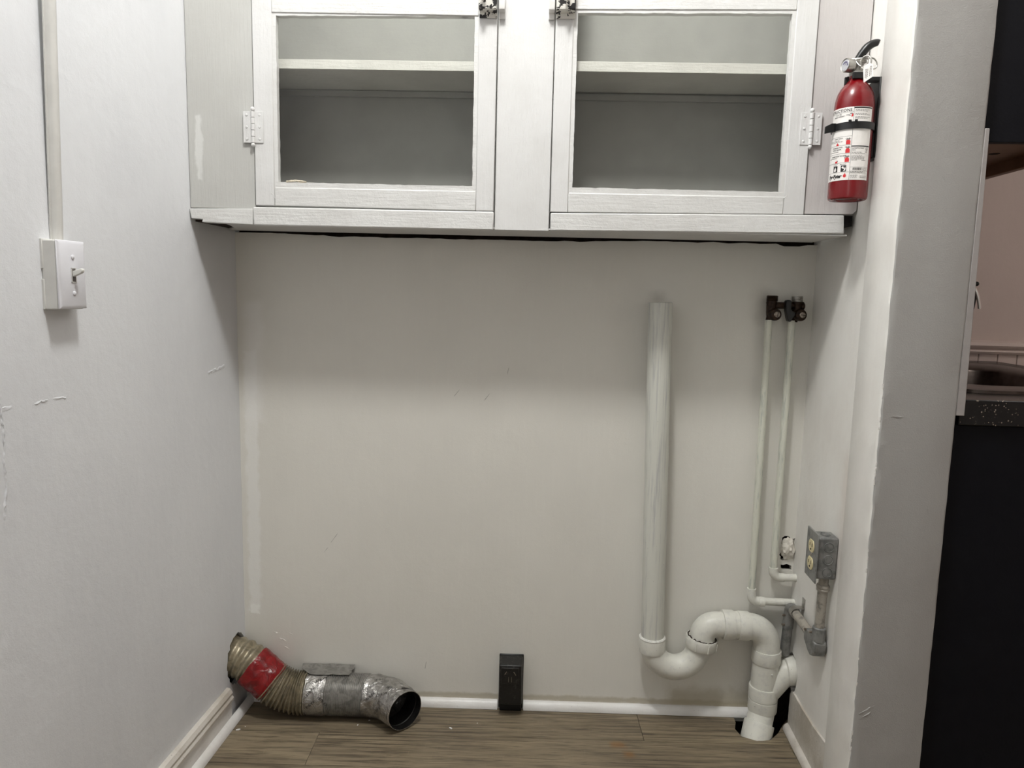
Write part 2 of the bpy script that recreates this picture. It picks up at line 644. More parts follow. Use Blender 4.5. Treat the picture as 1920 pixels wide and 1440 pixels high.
def ellipse(cx, cy, rx, ry, n=28):
    return [(cx + rx * math.cos(2 * math.pi * k / n), cy + ry * math.sin(2 * math.pi * k / n)) for k in range(n)]


# frames: back wall (u along the wall, v into it, z up) and cabinet face
FB = Matrix.Translation((-0.853, 1.838, 0)) @ Matrix.Rotation(math.radians(3.0), 4, 'Z')
FC = Matrix.Translation((-0.853, 1.615, 0)) @ Matrix.Rotation(math.radians(2.3), 4, 'Z')
XL, XR, XS = -0.853, 0.640, 0.625

# ------------------------------------------------------------------ setting
floor = struct('floor', MB().box((-1.0, -1.9, -0.12), (2.8, 2.6, -0.055)), W['dark'], label='dark subfloor under grey brown planks')
PA = math.radians(3.6)
FP = Matrix.Translation((0.244, 1.760, 0)) @ Matrix.Rotation(PA, 4, 'Z')


def plank(x0, x1, y0, y1, hole=None):
    g = 0.0005
    mb = MB()
    a, b, c, d = x0 + g, x1 - g, y0 + g, y1 - g
    if hole:
        mb.holed([hole], lambda p: (p[0], p[1], 0.0), lambda p: (p[0], p[1], -0.009))
    else:
        mb.box((a, c, -0.009), (b, d, 0.0))
    o = part('plank', mb, W['plank'], floor)
    o.matrix_parent_inverse = Matrix()
    o.matrix_world = FP
    return o


PWID = 0.131
# front-most notch for the drain: outline of the right plank of the first row, in plank coordinates
inv = FP.inverted()
notch_w = [(0.500, 1.93), (0.503, 1.904), (0.503, 1.870), (0.494, 1.840), (0.504, 1.808), (0.540, 1.792), (0.577, 1.800), (0.605, 1.832), (0.628, 1.87), (0.648, 1.90)]
notch = [inv @ Vector((x, y, 0)) for x, y in notch_w]
notch = [(p.x, p.y) for p in notch]
hole_loop = [(0.0008, 0.0008), (0.45, 0.0008), (0.45, 0.09)] + [notch[-1]] + notch[-2:0:-1] + [(notch[0][0], PWID - 0.0008), (0.0008, PWID - 0.0008)]
plank(0, 0, 0, 0, rag(hole_loop, 0.0, 1, 0.05))
rows = {0: [-1.22, -0.62], 1: None}
plank(-1.20, 0, 0, PWID)
offs = {-1: -0.845, -2: 0.13, -3: -0.5, -4: 0.36, -5: -0.25, -6: -0.75}
for r in range(-1, -11, -1):
    o0 = offs.get(r, random.uniform(-0.9, 0.2))
    xs = [-1.35, o0, o0 + 1.22, 2.4] if o0 > -1.3 else [-1.35, 2.4]
    for a, b in zip(xs, xs[1:]):
        plank(a, min(b, 0.45 if r > -3 else 2.4), r * PWID, (r + 1) * PWID)
        if b > 0.45 and r > -3:
            break
plank(-1.35, 2.4, -26.5 * PWID, -10 * PWID)

# back wall with its ragged top edge and openings
top = [(u, 1.2865 - (0.0055 * min(1, max(0, (u - 0.10) / 0.15), max(0, (1.05 - u) / 0.2)) if 0.10 < u < 1.05 else 0.0) + 0.0028 * noise.noise(Vector((u * 24, 0, 1))) - (0.006 if 1.40 < u < 1.47 else 0)) for u in [1.55 - 0.02 * k for k in range(79)]]
outer = [(-0.03, -0.02), (1.448, -0.02)] + rag([(1.448, -0.02), (1.449, 0.105), (1.462, 0.125), (1.494, 0.128)], 0.004, 2)[:18] + [(1.55, 0.13)] + top + [(-0.03, 1.2855)]
h_paper = rag(ellipse(1.4735, 0.484, 0.0200, 0.033), 0.012, 5)
h_dark = rag([(1.460, 0.424), (1.4905, 0.4215), (1.4905, 0.434), (1.476, 0.438), (1.460, 0.435)], 0.004, 9)
mb = MB().holed([outer, h_paper, h_dark], lambda p: (p[0], 0, p[1]), lambda p: (p[0], 0.012, p[1]))
wall_back = struct('wall_back', mb, W['back'], FB, 'warm white painted back wall of the alcove')
part('dark_backing', MB().box((-0.03, 0.05, -0.05), (1.6, 0.06, 1.27)), W['lath'], wall_back, label='dark wood lath seen through the openings')
part('dark_backing', MB().box((-0.03, 0.028, 1.272), (1.54, 0.06, 1.31)), W['lath'], wall_back, label='brown wood strip seen in the crack under the cabinet')

# left wall with the ragged duct opening
h_duct = rag(ellipse(1.784, 0.149, 0.056, 0.069, 36), 0.008, 3, 0.006)
mb = MB().holed([[(-1.9, -0.05), (1.862, -0.05), (1.862, 3.12), (-1.9, 3.12)], h_duct], lambda p: (XL, p[0], p[1]), lambda p: (XL - 0.014, p[0], p[1]))
wall_left = struct('wall_left', mb, W['left'], None, 'white painted left wall')
part('dark_backing', MB().box((-0.93, 1.68, 0.02), (-0.92, 1.9, 0.25)), W['dark'], wall_left, label='dark sheet standing in for the unlit cavity behind the duct opening')  # dark colour put in for the unlit hollow behind the wall

# right wall: alcove side, and the thicker front end that reads as a pillar
h_wye = rag(ellipse(1.865, 0.158, 0.044, 0.05), 0.005, 4)
o2 = [(1.56, 0.0), (1.862, 0.0), (1.862, 0.115), (1.90, 0.13), (1.95, 0.13), (1.95, 3.12), (1.56, 3.12)]
mb = MB().holed([o2, h_wye], lambda p: (XR, p[0], p[1]), lambda p: (XR + 0.02, p[0], p[1]))
mb.box((XR + 0.06, 1.565, -0.02), (0.767, 2.50, 3.12))
wall_right = struct('wall_right', mb, W['right'], None, 'white painted right wall of the alcove')
# pillar end, finely divided along its front edge so the plaster corner can be chipped
mb = MB()
nz = 190
prof = [(XR + 0.001, 1.575), (XS + 0.002, 1.575), (XS, 1.572), (XS, 1.50), (XS, 1.452), (XS + 0.0005, 1.4405), (XS + 0.003, 1.4378), (XS + 0.014, 1.4375),
        (0.70, 1.4375), (0.762, 1.4375), (0.766, 1.4392), (0.767, 1.443), (0.767, 1.575)]
vs, fs = [], []
for i in range(nz + 1):
    z = -0.02 + 3.14 * i / nz
    for j, (x, y) in enumerate(prof):
        k = noise.noise(Vector((1.3, j * 0.7, z * 38)))
        k2 = noise.noise(Vector((4.3, j * 1.7, z * 11)))
        dx = dy = 0.0
        if j in (4, 5, 6, 7):
            a = 0.0016 if z > 1.0 else 0.0028
            dx, dy = k * a + max(0, k2 - 0.25) * 0.004, k2 * a * 0.7
        if j in (9, 10, 11):
            dx, dy = k * 0.0009, k2 * 0.0008
        vs.append((x + dx, y + dy, z))
n = len(prof)
for i in range(nz):
    for j in range(n):
        fs.append((i * n + j, i * n + (j + 1) % n, (i + 1) * n + (j + 1) % n, (i + 1) * n + j))
fs += [tuple(range(n - 1, -1, -1)), tuple(range(nz * n, nz * n + n))]
mb.add(vs, fs)
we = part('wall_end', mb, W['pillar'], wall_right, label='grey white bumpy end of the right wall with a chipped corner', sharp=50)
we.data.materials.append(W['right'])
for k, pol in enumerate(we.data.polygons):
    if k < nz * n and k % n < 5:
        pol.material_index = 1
part('dark_backing', MB().box((XR + 0.045, 1.70, -0.05), (XR + 0.05, 1.96, 0.26)), W['dark'], wall_right, label='dark sheet standing in for the unlit cavity behind the drain opening')  # dark sheet in place of an unlit hollow

# room around and behind the camera, and the kitchen shell
ceiling = struct('ceiling', MB().box((-0.9, -1.9, 3.08), (2.8, 2.6, 3.15)), W['ceil'])
struct('wall_rear', MB().box((-0.9, -1.95, -0.05), (2.8, -1.85, 3.12)), W['ceil'])
struct('wall_far_right', MB().box((2.7, -1.9, -0.05), (2.78, 2.6, 3.12)), W['kitchen'])
wall_kitchen = struct('wall_kitchen', MB().box((0.74, 2.462, -0.05), (2.75, 2.55, 3.12)), W['kitchen'], label='pinkish kitchen wall beyond the wall end')
for k in range(16):
    x = 0.875 + 0.0605 * k
    part('wainscot_board', MB().box((x + 0.001, 2.453, 0.0), (x + 0.0595, 2.464, 0.99)), W['kitchen'], wall_kitchen, bev=0.003)
mb = MB()
mb.prism([(2.464, 0.982), (2.445, 0.985), (2.441, 0.992), (2.446, 0.999), (2.440, 1.003), (2.436, 1.012), (2.440, 1.022), (2.464, 1.028)],
         lambda p: (0.80, p[0], p[1]), lambda p: (2.7, p[0], p[1]))
trim_1 = struct('trim_1', mb, W['kitchen'], None, 'pinkish chair rail on the kitchen wall')
# kitchen side of the right wall: thin panel with a pale edge strip
trim_2 = struct('trim_2', MB().box((0.768, 1.447, 0.93), (0.776, 2.44, 1.4475)), W['stripgray'], None, 'backsplash panel on the kitchen side of the wall end')
mb = MB().prism([(0.7665, 1.470), (0.7745, 1.470), (0.7825, 0.931), (0.7665, 0.931)], lambda p: (p[0], 1.4385, p[1]), lambda p: (p[0], 1.447, p[1]))
part('edge_strip', mb, W['stripgray'], trim_2, bev=0.0012, label='pale vertical edge strip with an open top end')

# baseboards and quarter rounds
def qround(mb, a, b, inward, r=0.015, seg=7):
    """quarter round along a->b on the floor; inward = horizontal unit vector away from the wall"""
    a, b, w_ = Vector(a), Vector(b), Vector(inward)
    poly = [(0, 0)] + [(r * math.cos(t * math.pi / 2 / seg), r * 1.25 * math.sin(t * math.pi / 2 / seg)) for t in range(seg + 1)]
    return mb.prism(poly, lambda p: a + w_ * p[0] + Vector((0, 0, p[1])), lambda p: b + w_ * p[0] + Vector((0, 0, p[1])))


bl = struct('baseboard_left', MB().box((XL, -1.85, 0.0), (-0.8405, 1.722, 0.072)), W['trim'], None, 'white baseboard with a dirty quarter round')
mb = MB().prism([(XL, 0.066), (-0.8345, 0.066), (-0.834, 0.074), (-0.838, 0.080), (-0.8365, 0.087), (-0.842, 0.097), (-0.848, 0.0995), (XL, 0.1)],
                lambda p: (p[0], -1.85, p[1]), lambda p: (p[0], 1.722, p[1]))
part('cap_moulding', mb, W['trimold'], bl, bev=0.001)
part('quarter_round', qround(MB(), (-0.8405, -1.85, 0.001), (-0.8405, 1.845, 0.001), (1, 0, 0), 0.0155), W['trim'], bl)
bb = struct('baseboard_back', qround(MB(), (0.02, 0, 0.001), (0.7045, 0, 0.001), (0, -1, 0), 0.017), W['trim'], FB, 'white quarter round along the back wall')
o = part('quarter_round', qround(MB(), (0.7765, 0, 0.001), (1.405, 0, 0.001), (0, -1, 0), 0.017), W['trim'], bb)
br = struct('baseboard_right', MB().prism(rag([(1.853, 0.002), (1.853, 0.105), (1.835, 0.118), (1.77, 0.1175), (1.68, 0.121), (1.600, 0.130), (1.577, 0.1305), (1.577, 0.002)], 0.0018, 6, 0.012),
            lambda p: (XR + 0.0005, p[0], p[1]), lambda p: (XR - 0.005, p[0], p[1])), W['trimold'], None, 'scraped painted board along the foot of the right wall')
part('quarter_round', qround(MB(), (XR - 0.002, 1.852, 0.001), (XR - 0.002, 1.30, 0.001), (-1, 0, 0), 0.0155), W['trimold'], br)

# raised plaster seams, cracks and lumps on the walls
def lump(mb, pts, wd, hgt, seed, to3):
    """ragged low ridge along a 2D path; to3(p, h) lifts it off the wall"""
    pts = [Vector(p) for p in pts]
    dense = []
    for a, b in zip(pts, pts[1:]):
        k = max(2, int((b - a).length / 0.003))
        dense += [a + (b - a) * (i / k) for i in range(k)]
    dense.append(pts[-1])
    rows_ = []
    m = 5
    for i, p in enumerate(dense):
        d = (dense[min(i + 1, len(dense) - 1)] - dense[max(i - 1, 0)]).normalized()
        nrm = Vector((-d.y, d.x))
        e = min(1.0, min(i, len(dense) - 1 - i) / 3)
        for j in range(m):
            s = (j / (m - 1) - 0.5)
            q = Vector((p.x * 160 + seed, p.y * 160, j * 1.3))
            wv = wd * (0.6 + 0.7 * abs(noise.noise(q * 0.5)))
            h = 0.0 if j in (0, m - 1) else max(0.0, (0.45 + 0.9 * noise.noise(q)) * hgt * e)
            pp = p + nrm * (s * wv + 0.2 * wd * noise.noise(q * 0.7))
            rows_.append(to3((pp.x, pp.y), h - 0.0002))
    fs_ = [(i * m + j, i * m + j + 1, (i + 1) * m + j + 1, (i + 1) * m + j) for i in range(len(dense) - 1) for j in range(m - 1)]
    return mb.add(rows_, fs_)


tl = lambda p, h: (XL + h, p[0], p[1])
mb = MB()
lump(mb, [(1.02, 0.9525), (1.055, 0.9535)], 0.012, 0.0012, 1, tl)
lump(mb, [(1.092, 0.9495), (1.112, 0.953), (1.133, 0.952)], 0.007, 0.0022, 2, tl)
lump(mb, [(1.14, 0.9525), (1.18, 0.952)], 0.007, 0.0022, 3, tl)
lump(mb, [(1.47, 0.947), (1.482, 0.945)], 0.006, 0.0016, 4, tl)
lump(mb, [(1.607, 0.944), (1.616, 0.935)], 0.004, 0.0014, 5, tl)
lump(mb, [(1.668, 0.937), (1.70, 0.941), (1.765, 0.947)], 0.012, 0.0022, 6, tl)
lump(mb, [(1.026, 0.99), (1.028, 0.945), (1.03, 0.905), (1.026, 0.87), (1.029, 0.83), (1.024, 0.81), (1.02, 0.78)], 0.008, 0.0028, 7, tl)
part('plaster_ridge', mb, W['left'], wall_left, label='rough broken plaster seam')
tb = lambda p, h: (p[0], -h, p[1])
mb = MB()
for k, (a, b, c, d) in enumerate([(0.0925, 0.185, 0.118, 0.172), (0.075, 0.2, 0.098, 0.196), (0.105, 0.16, 0.125, 0.15), (0.12, 0.20, 0.135, 0.192), (0.14, 0.12, 0.148, 0.128)]):
    lump(mb, [(a, b), (c, d)], 0.004, 0.002, 20 + k, tb)
rr = random.Random(3)
for k in range(26):
    u, z = rr.uniform(0.06, 1.42), rr.uniform(0.08, 1.2)
    lump(mb, [(u, z), (u + rr.uniform(-.006, .006), z + rr.uniform(-.006, .006))], 0.003, 0.0012, 40 + k, tb)
part('plaster_lump', mb, W['back'], wall_back, label='small paint lumps', kind='stuff')
mb = MB()
for k, (a, b, c, d, wd) in enumerate([(0.214, 1.204, 0.216, 1.206, 0.003), (0.65, 0.86, 0.668, 0.885, 0.0012), (0.71, 0.93, 0.716, 0.955, 0.001), (0.57, 0.87, 0.59, 0.895, 0.001), (1.0, 0.905, 1.003, 0.907, 0.002),
                                      (1.05, 0.31, 1.052, 0.312, 0.003), (1.18, 0.105, 1.182, 0.106, 0.003), (1.02, 1.05, 1.022, 1.052, 0.002), (0.24, 0.46, 0.262, 0.49, 0.0012), (0.22, 0.43, 0.235, 0.45, 0.0012),
                                      (0.50, 0.10, 0.505, 0.13, 0.0012), (1.08, 0.62, 1.084, 0.622, 0.0018), (0.345, 0.335, 0.347, 0.337, 0.0025), (0.80, 1.2, 0.802, 1.202, 0.002)]):
    lump(mb, [(a, b), (c, d)], wd, 0.0009, 300 + k, tb)
part('scuff_mark', mb, W['lath'], wall_back, label='small dark specks and scratches', kind='stuff')
tp = lambda p, h: (p[0], 1.4375 - h, p[1])
mb = MB()
for k, (a, b, c, d) in enumerate([(0.709, 1.275, 0.7095, 1.272), (0.645, 0.925, 0.668, 0.925), (0.633, 0.30, 0.665, 0.325), (0.636, 0.29, 0.66, 0.31), (0.64, 0.62, 0.644, 0.60),
                                  (0.69, 0.245, 0.694, 0.24), (0.70, 1.385, 0.704, 1.37), (0.652, 1.47, 0.655, 1.462), (0.648, 1.05, 0.652, 1.045), (0.73, 0.75, 0.732, 0.73), (0.66, 0.17, 0.664, 0.18)]):
    lump(mb, [(a, b), (c, d)], 0.004, 0.002, 70 + k, tp)
for k in range(34):
    u, z = rr.uniform(0.635, 0.76), rr.uniform(0.15, 1.6)
    lump(mb, [(u, z), (u + rr.uniform(-.003, .003), z + rr.uniform(-.006, .006))], 0.003, 0.0014, 90 + k, tp)
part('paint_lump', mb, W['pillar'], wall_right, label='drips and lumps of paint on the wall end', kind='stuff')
mb = MB()
for k in range(26):
    z = rr.uniform(0.15, 1.0)
    L = rr.uniform(0.003, 0.011)
    lump(mb, [(XS - 0.0005, z), (XS + rr.uniform(-0.0005, 0.001), z + L)], rr.uniform(0.002, 0.005), 0.0016, 200 + k, lambda p, h: (p[0] - h * 0.6, 1.4385 - h, p[1]))
part('chipped_corner', mb, W['right'], wall_right, label='broken plaster along the corner of the wall end', kind='stuff')

# ------------------------------------------------------------------ wall cabinet
cab = thing('wall_cabinet', 'white painted built-in wall cabinet with two glass doors across the alcove', 'cabinet', (0.74, 0, 1.2855), FC)
ZT = 2.40
part('face_panel', MB().box((0.0005, 0, 1.3225), (0.1505, 0.02, ZT)), W['cabpaneldim'], cab, bev=0.0015)
part('bottom_rail', MB().prism([(0.004, 1.298), (0.03, 1.297), (0.028, 1.2905), (0.1455, 1.287), (0.1455, 1.3225), (0.0, 1.3205)], lambda p: (p[0], -0.005, p[1]), lambda p: (p[0], 0.018, p[1])), W['cab'], cab, bev=0.0015)
part('bottom_rail', MB().box((0.1465, -0.007, 1.2855), (0.6905, 0.018, 1.3265)), W['cab'], cab, bev=0.003)
part('bottom_rail', MB().prism([(0.8175, 1.2875), (1.4665, 1.2935), (1.4635, 1.334), (0.8175, 1.3265)], lambda p: (p[0], -0.006, p[1]), lambda p: (p[0], 0.018, p[1])), W['cab'], cab, bev=0.0025)
part('centre_stile', MB().box((0.6925, -0.002, 1.2865), (0.8145, 0.02, ZT)), W['cabv'], cab, bev=0.0015)
part('face_panel', MB().prism([(1.3775, 1.3355), (1.484, 1.3365), (1.492, 1.345), (1.492, ZT), (1.3795, ZT)], lambda p: (p[0], 0.0, p[1]), lambda p: (p[0], 0.02, p[1])), W['cabpinkdim'], cab, bev=0.0015)
part('bottom_panel', MB().prism(rag([(0.078, 0.0), (1.475, 0.0), (1.475, 0.2035), (0.012, 0.2035), (0.018, 0.165), (0.048, 0.125), (0.066, 0.06)], 0.0012, 12, 0.015), lambda p: (p[0], p[1], 1.289), lambda p: (p[0], p[1], 1.2925)), W['cabv'], cab, bev=0.001, label='grey painted underside')
part('gap_dark_box', MB().box((0.002, 0.0205, 1.2935), (0.13, 0.2035, 1.304)), W['lath'], cab, label='dark box standing in for the shade in the broken corner of the underside')  # added box, its dark colour stands in for shade inside the opening
part('gap_dark_box', MB().box((1.4670, 0.012, 1.312), (1.489, 0.10, 1.3345)), W['dark'], cab)  # dark box painted in for the shade of the open gap
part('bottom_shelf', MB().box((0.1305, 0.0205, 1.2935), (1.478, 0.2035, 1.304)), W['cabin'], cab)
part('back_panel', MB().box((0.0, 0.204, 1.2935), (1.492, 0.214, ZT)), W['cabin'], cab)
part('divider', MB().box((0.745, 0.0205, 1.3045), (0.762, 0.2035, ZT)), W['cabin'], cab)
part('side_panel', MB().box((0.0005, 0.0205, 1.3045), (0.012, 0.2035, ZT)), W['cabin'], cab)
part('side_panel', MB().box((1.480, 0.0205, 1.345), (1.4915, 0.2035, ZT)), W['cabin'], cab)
part('top_rail', MB().box((0.1515, -0.002, 2.205), (0.692, 0.02, ZT)), W['cab'], cab)
part('top_rail', MB().box((0.815, -0.002, 2.205), (1.377, 0.02, ZT)), W['cab'], cab)
for a, b in ((0.0125, 0.7445), (0.7625, 1.4795)):
    part('shelf', MB().box((a, 0.030, 1.6355 if a < 0.5 else 1.6385), (b, 0.2035, 1.6565 if a < 0.5 else 1.6605)), W['shelf'], cab, bev=0.001)
    part('cleat', MB().box((a + 0.03, 0.194, 1.620), (b - 0.01, 0.2038, 1.6345)), W['cabin'], cab, bev=0.001)


def door(x0, x1, g0, g1, z0, gz0, gz1, skew, hinge_left, lx, kx):
    d = part('door', MB().box((x0 + 0.0008, -0.0045, z0), (g0 - 0.0085, 0.0165, 2.20)), W['cabv'], cab, bev=0.0018)
    part('door_stile', MB().prism([(g1 + 0.0085, z0 + skew), (x1 - 0.0008, z0 + skew), (x1 + 0.0012, 2.20), (g1 + 0.0085, 2.20)], lambda p: (p[0], -0.0045, p[1]), lambda p: (p[0], 0.0165, p[1])), W['cabv'], d, bev=0.0018)
    a, b = g0 - 0.0085, g1 + 0.0085
    part('door_rail', MB().prism([(a, z0), (b, z0 + skew), (b, gz0 - 0.012), (a, gz0 - 0.012)], lambda p: (p[0], -0.0045, p[1]), lambda p: (p[0], 0.0165, p[1])), W['cab'], d, bev=0.0018)
    part('door_rail', MB().prism([(a, gz1 + 0.006), (b, gz1 + 0.006 + skew), (b, 1.795), (a, 1.795)], lambda p: (p[0], -0.0045, p[1]), lambda p: (p[0], 0.0165, p[1])), W['cab'], d, bev=0.0018)
    part('door_rail', MB().box((a, -0.0045, 2.13), (b, 0.0165, 2.20)), W['cab'], d, bev=0.0018)
    mb = MB()
    f0, f1 = (lambda p: (p[0], -0.0025, p[1])), (lambda p: (p[0], 0.013, p[1]))
    inner = [(g0, gz0), (g1, gz0 - 0.001), (g1, gz1 + 0.004), (g0, gz1)]
    mb.holed([[(a, gz0 - 0.012), (b, gz0 - 0.012), (b, gz1 + 0.006 + skew), (a, gz1 + 0.006)], rag(inner, 0.0012, g0 * 9, 0.01)], f0, f1)
    part('glazing_bead', mb, W['cab'], d, bev=0.001)
    part('glass_pane', MB().box((g0 - 0.006, 0.0085, gz0 - 0.006), (g1 + 0.006, 0.0115, gz1 + 0.004)), W['glass'], d)
    part('glass_pane', MB().box((g0 - 0.007, 0.0085, 1.79), (g1 + 0.007, 0.0115, 2.135)), W['glass'], d)
    # hinge
    hx = x0 - 0.0005 if hinge_left else x1 + 0.0005
    zc = 1.500 if hinge_left else 1.516
    sk = 0.0 if hinge_left else 0.004
    mb = MB()
    mb.box((hx - 0.0225, -0.0062, zc - 0.034), (hx - 0.003, -0.0008, zc + 0.034))
    mb.box((hx + 0.003, -0.0066, zc - 0.034), (hx + 0.0225, -0.0045, zc + 0.034))
    for sx in (-0.0145, 0.0145):
        for dz in (-0.026, 0.0, 0.026):
            mb.lathe([(0.0001, 0), (0.0032, 0), (0.0028, 0.0009), (0.0012, 0.0014), (0.0001, 0.0014)], (hx + sx, -0.0062, zc + dz), (0, -1, 0), 10)
    for k in range(5):
        z = zc - 0.034 + k * 0.0136
        mb.lathe([(0.0001, 0), (0.0042, 0), (0.0042, 0.0127), (0.0001, 0.0127)], (hx, -0.0075, z), (0, 0, 1), 12)
    for zz, s in ((zc + 0.0345, 1), (zc - 0.0345, -1)):
        mb.lathe([(0.0001, 0), (0.0032, 0.0), (0.0046, 0.003), (0.0043, 0.006), (0.0022, 0.0085), (0.0001, 0.009)], (hx, -0.0075, zz), (0, 0, s), 12)
    part('hinge', mb, W['cabv'], d, bev=0.0006, label='paint-covered butt hinge')
    # latch on the door, keeper on the stile
    s = -1 if hinge_left else 1
    mb = MB()
    l0, l1 = sorted((lx, lx - s * -0.036))
    l0, l1 = (x1 - 0.039, x1 - 0.001) if hinge_left else (x0 + 0.001, x0 + 0.042)
    mb.prism([(-0.0045, 1.7355), (-0.008, 1.7355), (-0.0085, 1.7465), (-0.027, 1.7475), (-0.0285, 1.752), (-0.028, 1.800), (-0.0085, 1.806), (-0.0045, 1.815)],
             lambda p: (l0, p[0], p[1]), lambda p: (l1, p[0], p[1]))
    part('latch', mb, W['latch'], d, bev=0.001, label='cupboard latch with dark metal showing through chipped paint')
    cx = l0 + 0.010 if hinge_left else l0 + 0.022
    mb = MB().lathe([(0.0001, 0), (0.004, 0), (0.004, 0.010), (0.0085, 0.013), (0.010, 0.018), (0.0075, 0.022), (0.0001, 0.023)], (cx, -0.028, 1.772), (0, -1, 0), 18)
    mb.xform(lambda p: (cx + (p.x - cx) * 0.6, p.y, 1.772 + (p.z - 1.772) * 1.7))
    part('latch_knob', mb, W['latch'], d)
    k0, k1 = (x1 + 0.0035, x1 + 0.0165) if hinge_left else (x0 - 0.0145, x0 - 0.002)
    mb = MB()
    mb.prism([(-0.002, 1.734), (-0.006, 1.734), (-0.0065, 1.7465), (-0.024, 1.7475), (-0.0255, 1.752), (-0.025, 1.800), (-0.0065, 1.806), (-0.002, 1.815)],
             lambda p: (k0, p[0], p[1]), lambda p: (k1, p[0], p[1]))
    part('latch_keeper', mb, W['trim'], cab, bev=0.001)
    return d


door(0.1515, 0.6905, 0.2045, 0.6410, 1.3300, 1.3825, 1.7365, -0.0022, True, 0, 0)
door(0.8155, 1.3765, 0.8640, 1.3215, 1.3285, 1.3830, 1.7495, 0.0045, False, 0, 0)

mb = MB()
tc_ = lambda p, h: (p[0], -0.0028 - h, p[1])
lump(mb, [(0.222, 1.3838), (0.245, 1.3855), (0.268, 1.3838)], 0.006, 0.0018, 401, tc_)
part('paint_peel', mb, W['peel'], cab, label='cream patch of peeling paint at the left pane')
mb = MB()
for k, (a, b, c, d) in enumerate([(1.325, 1.365, 1.340, 1.377), (1.352, 1.345, 1.362, 1.356), (0.185, 1.360, 0.195, 1.352), (0.19, 1.35, 0.20, 1.345), (0.678, 1.336, 0.685, 1.345)]):
    lump(mb, [(a, b), (c, d)], 0.003, 0.0016, 410 + k, lambda p, h: (p[0], -0.0045 - h, p[1]))
part('paint_ridge', mb, W['cab'], cab, kind='stuff')

# ------------------------------------------------------------------ light switch and raceway on the left wall
sw = thing('light_switch', 'white surface-mounted light switch box with one toggle on the left wall', 'light switch', (XL, 1.165, 1.103))
mb = MB().box((XL, 1.1325, 1.1035), (-0.8275, 1.1955, 1.2170))
part('switch_box', mb, W['switchbox'], sw, bev=0.002)
part('base_plate', MB().box((XL - 0.0005, 1.1308, 1.1035), (XL + 0.004, 1.197, 1.153)).box((XL - 0.0005, 1.1308, 1.170), (XL + 0.004, 1.197, 1.2185)), W['switchbox'], sw, bev=0.0008)
mb = MB()
y0, y1, z0, z1 = 1.1315, 1.2005, 1.1045, 1.2175
e = 0.006
vs = [(-0.8275, y0, z0), (-0.8275, y1, z0), (-0.8275, y1, z1), (-0.8275, y0, z1),
      (-0.8255, y0, z0), (-0.8255, y1, z0), (-0.8255, y1, z1), (-0.8255, y0, z1),
      (-0.8225, y0 + e, z0 + e), (-0.8225, y1 - e, z0 + e), (-0.8225, y1 - e, z1 - e), (-0.8225, y0 + e, z1 - e)]
fs = [(3, 2, 1, 0)]
for b in (0, 4):
    fs += [(b + i, b + (i + 1) % 4, b + 4 + (i + 1) % 4, b + 4 + i) for i in range(4)]
fs.append((8, 9, 10, 11))
mb.add(vs, fs)
cp = part('cover_plate', mb, W['switch'], sw, bev=0.001)
ym, zm = 1.166, 1.1605
part('toggle_slot', MB().box((-0.8224, ym - 0.0048, zm - 0.0115), (-0.8218, ym + 0.0048, zm + 0.0115)), W['grayink'], cp)
mb = MB()
for a, b in (((ym - 0.0058, zm - 0.0125), (ym - 0.0045, zm + 0.0125)), ((ym + 0.0045, zm - 0.0125), (ym + 0.0058, zm + 0.0125)), ((ym - 0.0058, zm - 0.0125), (ym + 0.0058, zm - 0.011)), ((ym - 0.0058, zm + 0.011), (ym + 0.0058, zm + 0.0125))):
    mb.box((-0.8224, a[0], a[1]), (-0.8212, b[0], b[1]))
part('slot_frame', mb, W['switchbox'], cp, bev=0.0003)
mb = MB().prism([(-0.822, 0.0), (-0.822, 0.0095), (-0.8075, 0.0145), (-0.8045, 0.0135), (-0.8045, 0.0095), (-0.8075, 0.0065)], lambda p: (p[0], ym - 0.0035, zm - 0.003 + p[1]), lambda p: (p[0], ym + 0.0035, zm - 0.003 + p[1]))
part('toggle', mb, W['toggle'], sw, bev=0.001)
for z in (zm - 0.0302, zm + 0.0302):
    mb = MB().lathe([(0.0001, 0), (0.0040, 0), (0.0037, 0.0012), (0.002, 0.0022), (0.0001, 0.0024)], (-0.8226, ym, z), (1, 0, 0), 16)
    part('screw', mb, W['switch'], cp)

rc = thing('wire_raceway', 'narrow white metal wire raceway running up the wall from the light switch', 'raceway', (XL, 1.166, 1.217))
lean = lambda p: (p.x + 0.011 * min(1.6, (p.z - 1.217) / 0.4), p.y, p.z)
part('raceway_base', MB().box((XL + 0.0002, 1.1548, 1.217), (XL + 0.0025, 1.1772, 1.90)).xform(lean), W['racewaypaint'], rc)
mb = MB().prism([(0.0008, 1.1565), (0.009, 1.1575), (0.0125, 1.1605), (0.0135, 1.166), (0.0125, 1.1715), (0.009, 1.1745), (0.0008, 1.1755)],
                lambda p: (XL + p[0], p[1], 1.2172), lambda p: (XL + p[0], p[1], 1.90))
mb.xform(lean)
part('raceway_cover', mb, W['racewaypaint'], rc, sharp=60)
part('raceway_cover', MB().box((XL + 0.0178, 1.1565, 1.90), (XL + 0.031, 1.1755, 3.07)), W['racewaypaint'], rc)
